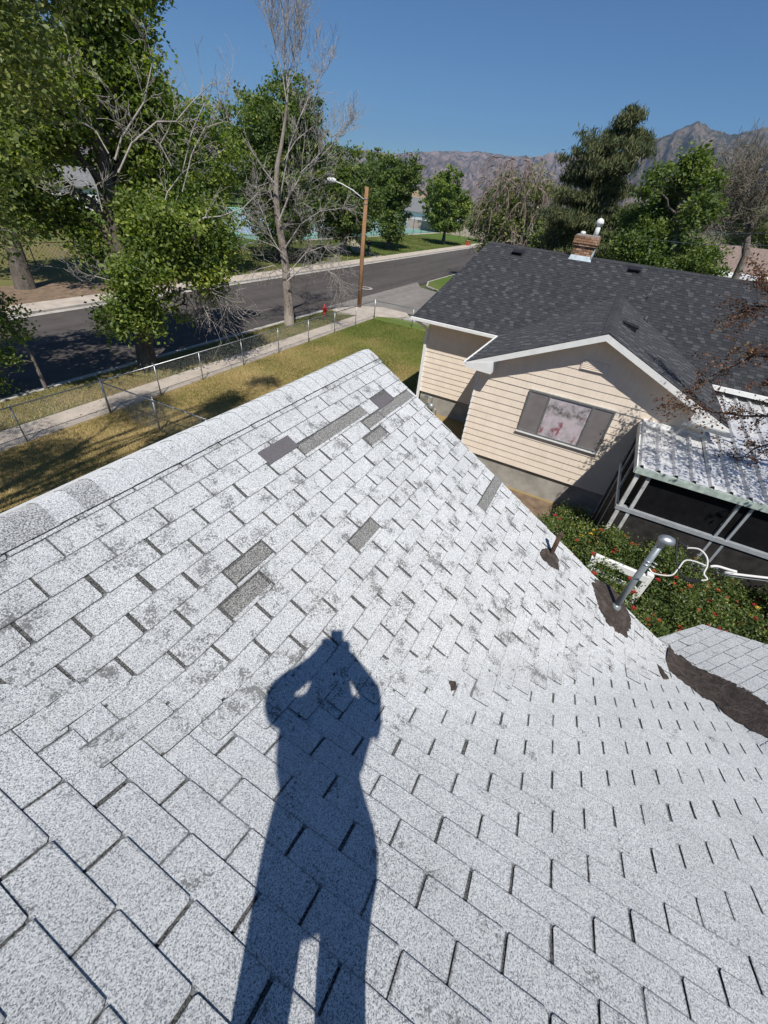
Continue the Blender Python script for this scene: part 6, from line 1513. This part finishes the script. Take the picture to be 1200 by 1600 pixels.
# somebody small and far, in dark clothes beside the park path
p = (54.5, 30.4); t = thing('person', 'distant person in dark shirt and jeans walking by the park path', 'person', (p[0], p[1], 0.0), 2.6)
Jd = dict(pel=(0, 0, .92, .13), rib=(0, 0, 1.15, .14), chest=(0, 0, 1.32, .15), neck=(0, 0, 1.46, .05), hd0=(.02, 0, 1.56, .085), hd1=(.02, 0, 1.66, .08))
Ed = [('pel', 'rib'), ('rib', 'chest'), ('chest', 'neck'), ('neck', 'hd0'), ('hd0', 'hd1')]
for s, q, st_ in (('L', 1, .16), ('R', -1, -.14)):
    Jd.update({'h' + s: (0, .1 * q, .84, .09), 'k' + s: (st_ * .6 + .04, .1 * q, .48, .06), 'a' + s: (st_, .1 * q, .07, .04), 'b' + s: (st_ + .13, .11 * q, .035, .035), 's' + s: (0, .19 * q, 1.38, .055), 'e' + s: (-st_ * .5, .24 * q, 1.12, .042), 'w' + s: (-st_ * .6 + .1, .24 * q, .9, .032), 'm' + s: (-st_ * .6 + .13, .24 * q, .83, .035)})
    Ed += [('pel', 'h' + s), ('h' + s, 'k' + s), ('k' + s, 'a' + s), ('a' + s, 'b' + s), ('chest', 's' + s), ('s' + s, 'e' + s), ('e' + s, 'w' + s), ('w' + s, 'm' + s)]
skin_body('body', Jd, Ed, [M_SKIN, M_NAVY, M_JEAN, M_BLACK], lambda c: 0 if c.z > 1.49 or (abs(c.y) > .2 and c.z < 1.0) else (3 if c.z < .09 else (2 if c.z < .92 else 1)), t, 1)
bm = bmesh.new(); bmesh.ops.create_uvsphere(bm, u_segments=10, v_segments=8, radius=1)
for v in bm.verts: v.co = (.0 + v.co.x * .095, v.co.y * .09, 1.66 + v.co.z * .09)
me = bpy.data.meshes.new('hair'); bm.to_mesh(me); bm.free(); me.materials.append(M_HAIR); mobj('hair', me, t)

# ================================================================== GRASS, LITTER
def blades(name, n, region, h, w_, mat, seed, zf=0.0, lo=.15, hi=.85, dens=None):
    r = np.random.default_rng(seed); xs, ys = r.uniform(region[0], region[2], n), r.uniform(region[1], region[3], n)
    a = r.random(n) * 2 * math.pi; hh = h * (.4 + .9 * r.random(n)); ln = r.normal(size=(n, 2)) * hh[:, None] * .5; dx, dy = np.cos(a) * w_ * .5, np.sin(a) * w_ * .5; z = np.full(n, zf)
    V = np.stack([np.stack([xs - dx, ys - dy, z], 1), np.stack([xs + dx, ys + dy, z], 1), np.stack([xs + ln[:, 0], ys + ln[:, 1], z + hh], 1)], 1).reshape(-1, 3)
    k = np.array([mnoise.noise(Vector((x * .5, y * .5, seed))) for x, y in zip(xs, ys)]); gx = np.clip((xs - 13) / 12, 0, 1) * .45
    tint = np.clip(.66 - gx + k * .5 + r.normal(size=n) * .16, 0, 1)
    o = mobj(name, mesh_np(name, V, np.arange(3 * n, dtype=np.int32).reshape(-1, 3), mat, False, tint=np.repeat(tint, 3))); tag(o, None, 'grass', None, 'stuff'); return o
o = blades('grass', 150000, (2.5, 6.5, 26.4, 14.0), .07, .022, M_BLADE, 3); o['label'] = 'dry yellow and green lawn grass inside the chain link fence'
o = blades('grass', 34000, (2.0, 15.35, 26.0, 17.35), .07, .022, M_BLADE, 4); o['label'] = 'patchy dry grass of the verge between sidewalk and kerb'
o = blades('grass', 50000, (25, 29.4, 95, 43), .12, .06, M_BLADE, 6); o['label'] = 'green park grass across the street below the courts'
r = np.random.default_rng(8); n = 900; C = np.stack([r.uniform(2, 24, n), r.uniform(9, 17.4, n), np.full(n, .018)], 1); V, F = diamonds(C, .07, r, .9); V[:, 2] = np.abs(V[:, 2] - .018) * .2 + .022
o = mobj('fallen_leaves', mesh_np('fallen_leaves', V, F, M_PURP, False, tint=np.full(len(V), .8))); tag(o, 'dry fallen leaves scattered over lawn and sidewalk', 'leaves', None, 'stuff')

# ================================================================== AIR
m, t_ = new_mat('air'); vol = t_.nodes.new('ShaderNodeVolumePrincipled'); vol.inputs['Density'].default_value = 0.000085; vol.inputs['Color'].default_value = (0.38, 0.62, 1.0, 1); vol.inputs['Anisotropy'].default_value = 0.2
oo = t_.nodes.new('ShaderNodeOutputMaterial'); t_.links.new(vol.outputs[0], oo.inputs['Volume'])
b = MB(); b.lohi((-6450, -6450, -3.2), (6450, 6450, 640)); hz = b.build('haze', m); hz['kind'] = 'stuff'; hz['category'] = 'air'; hz['label'] = 'thin bluish air over the whole valley fading the mountains'
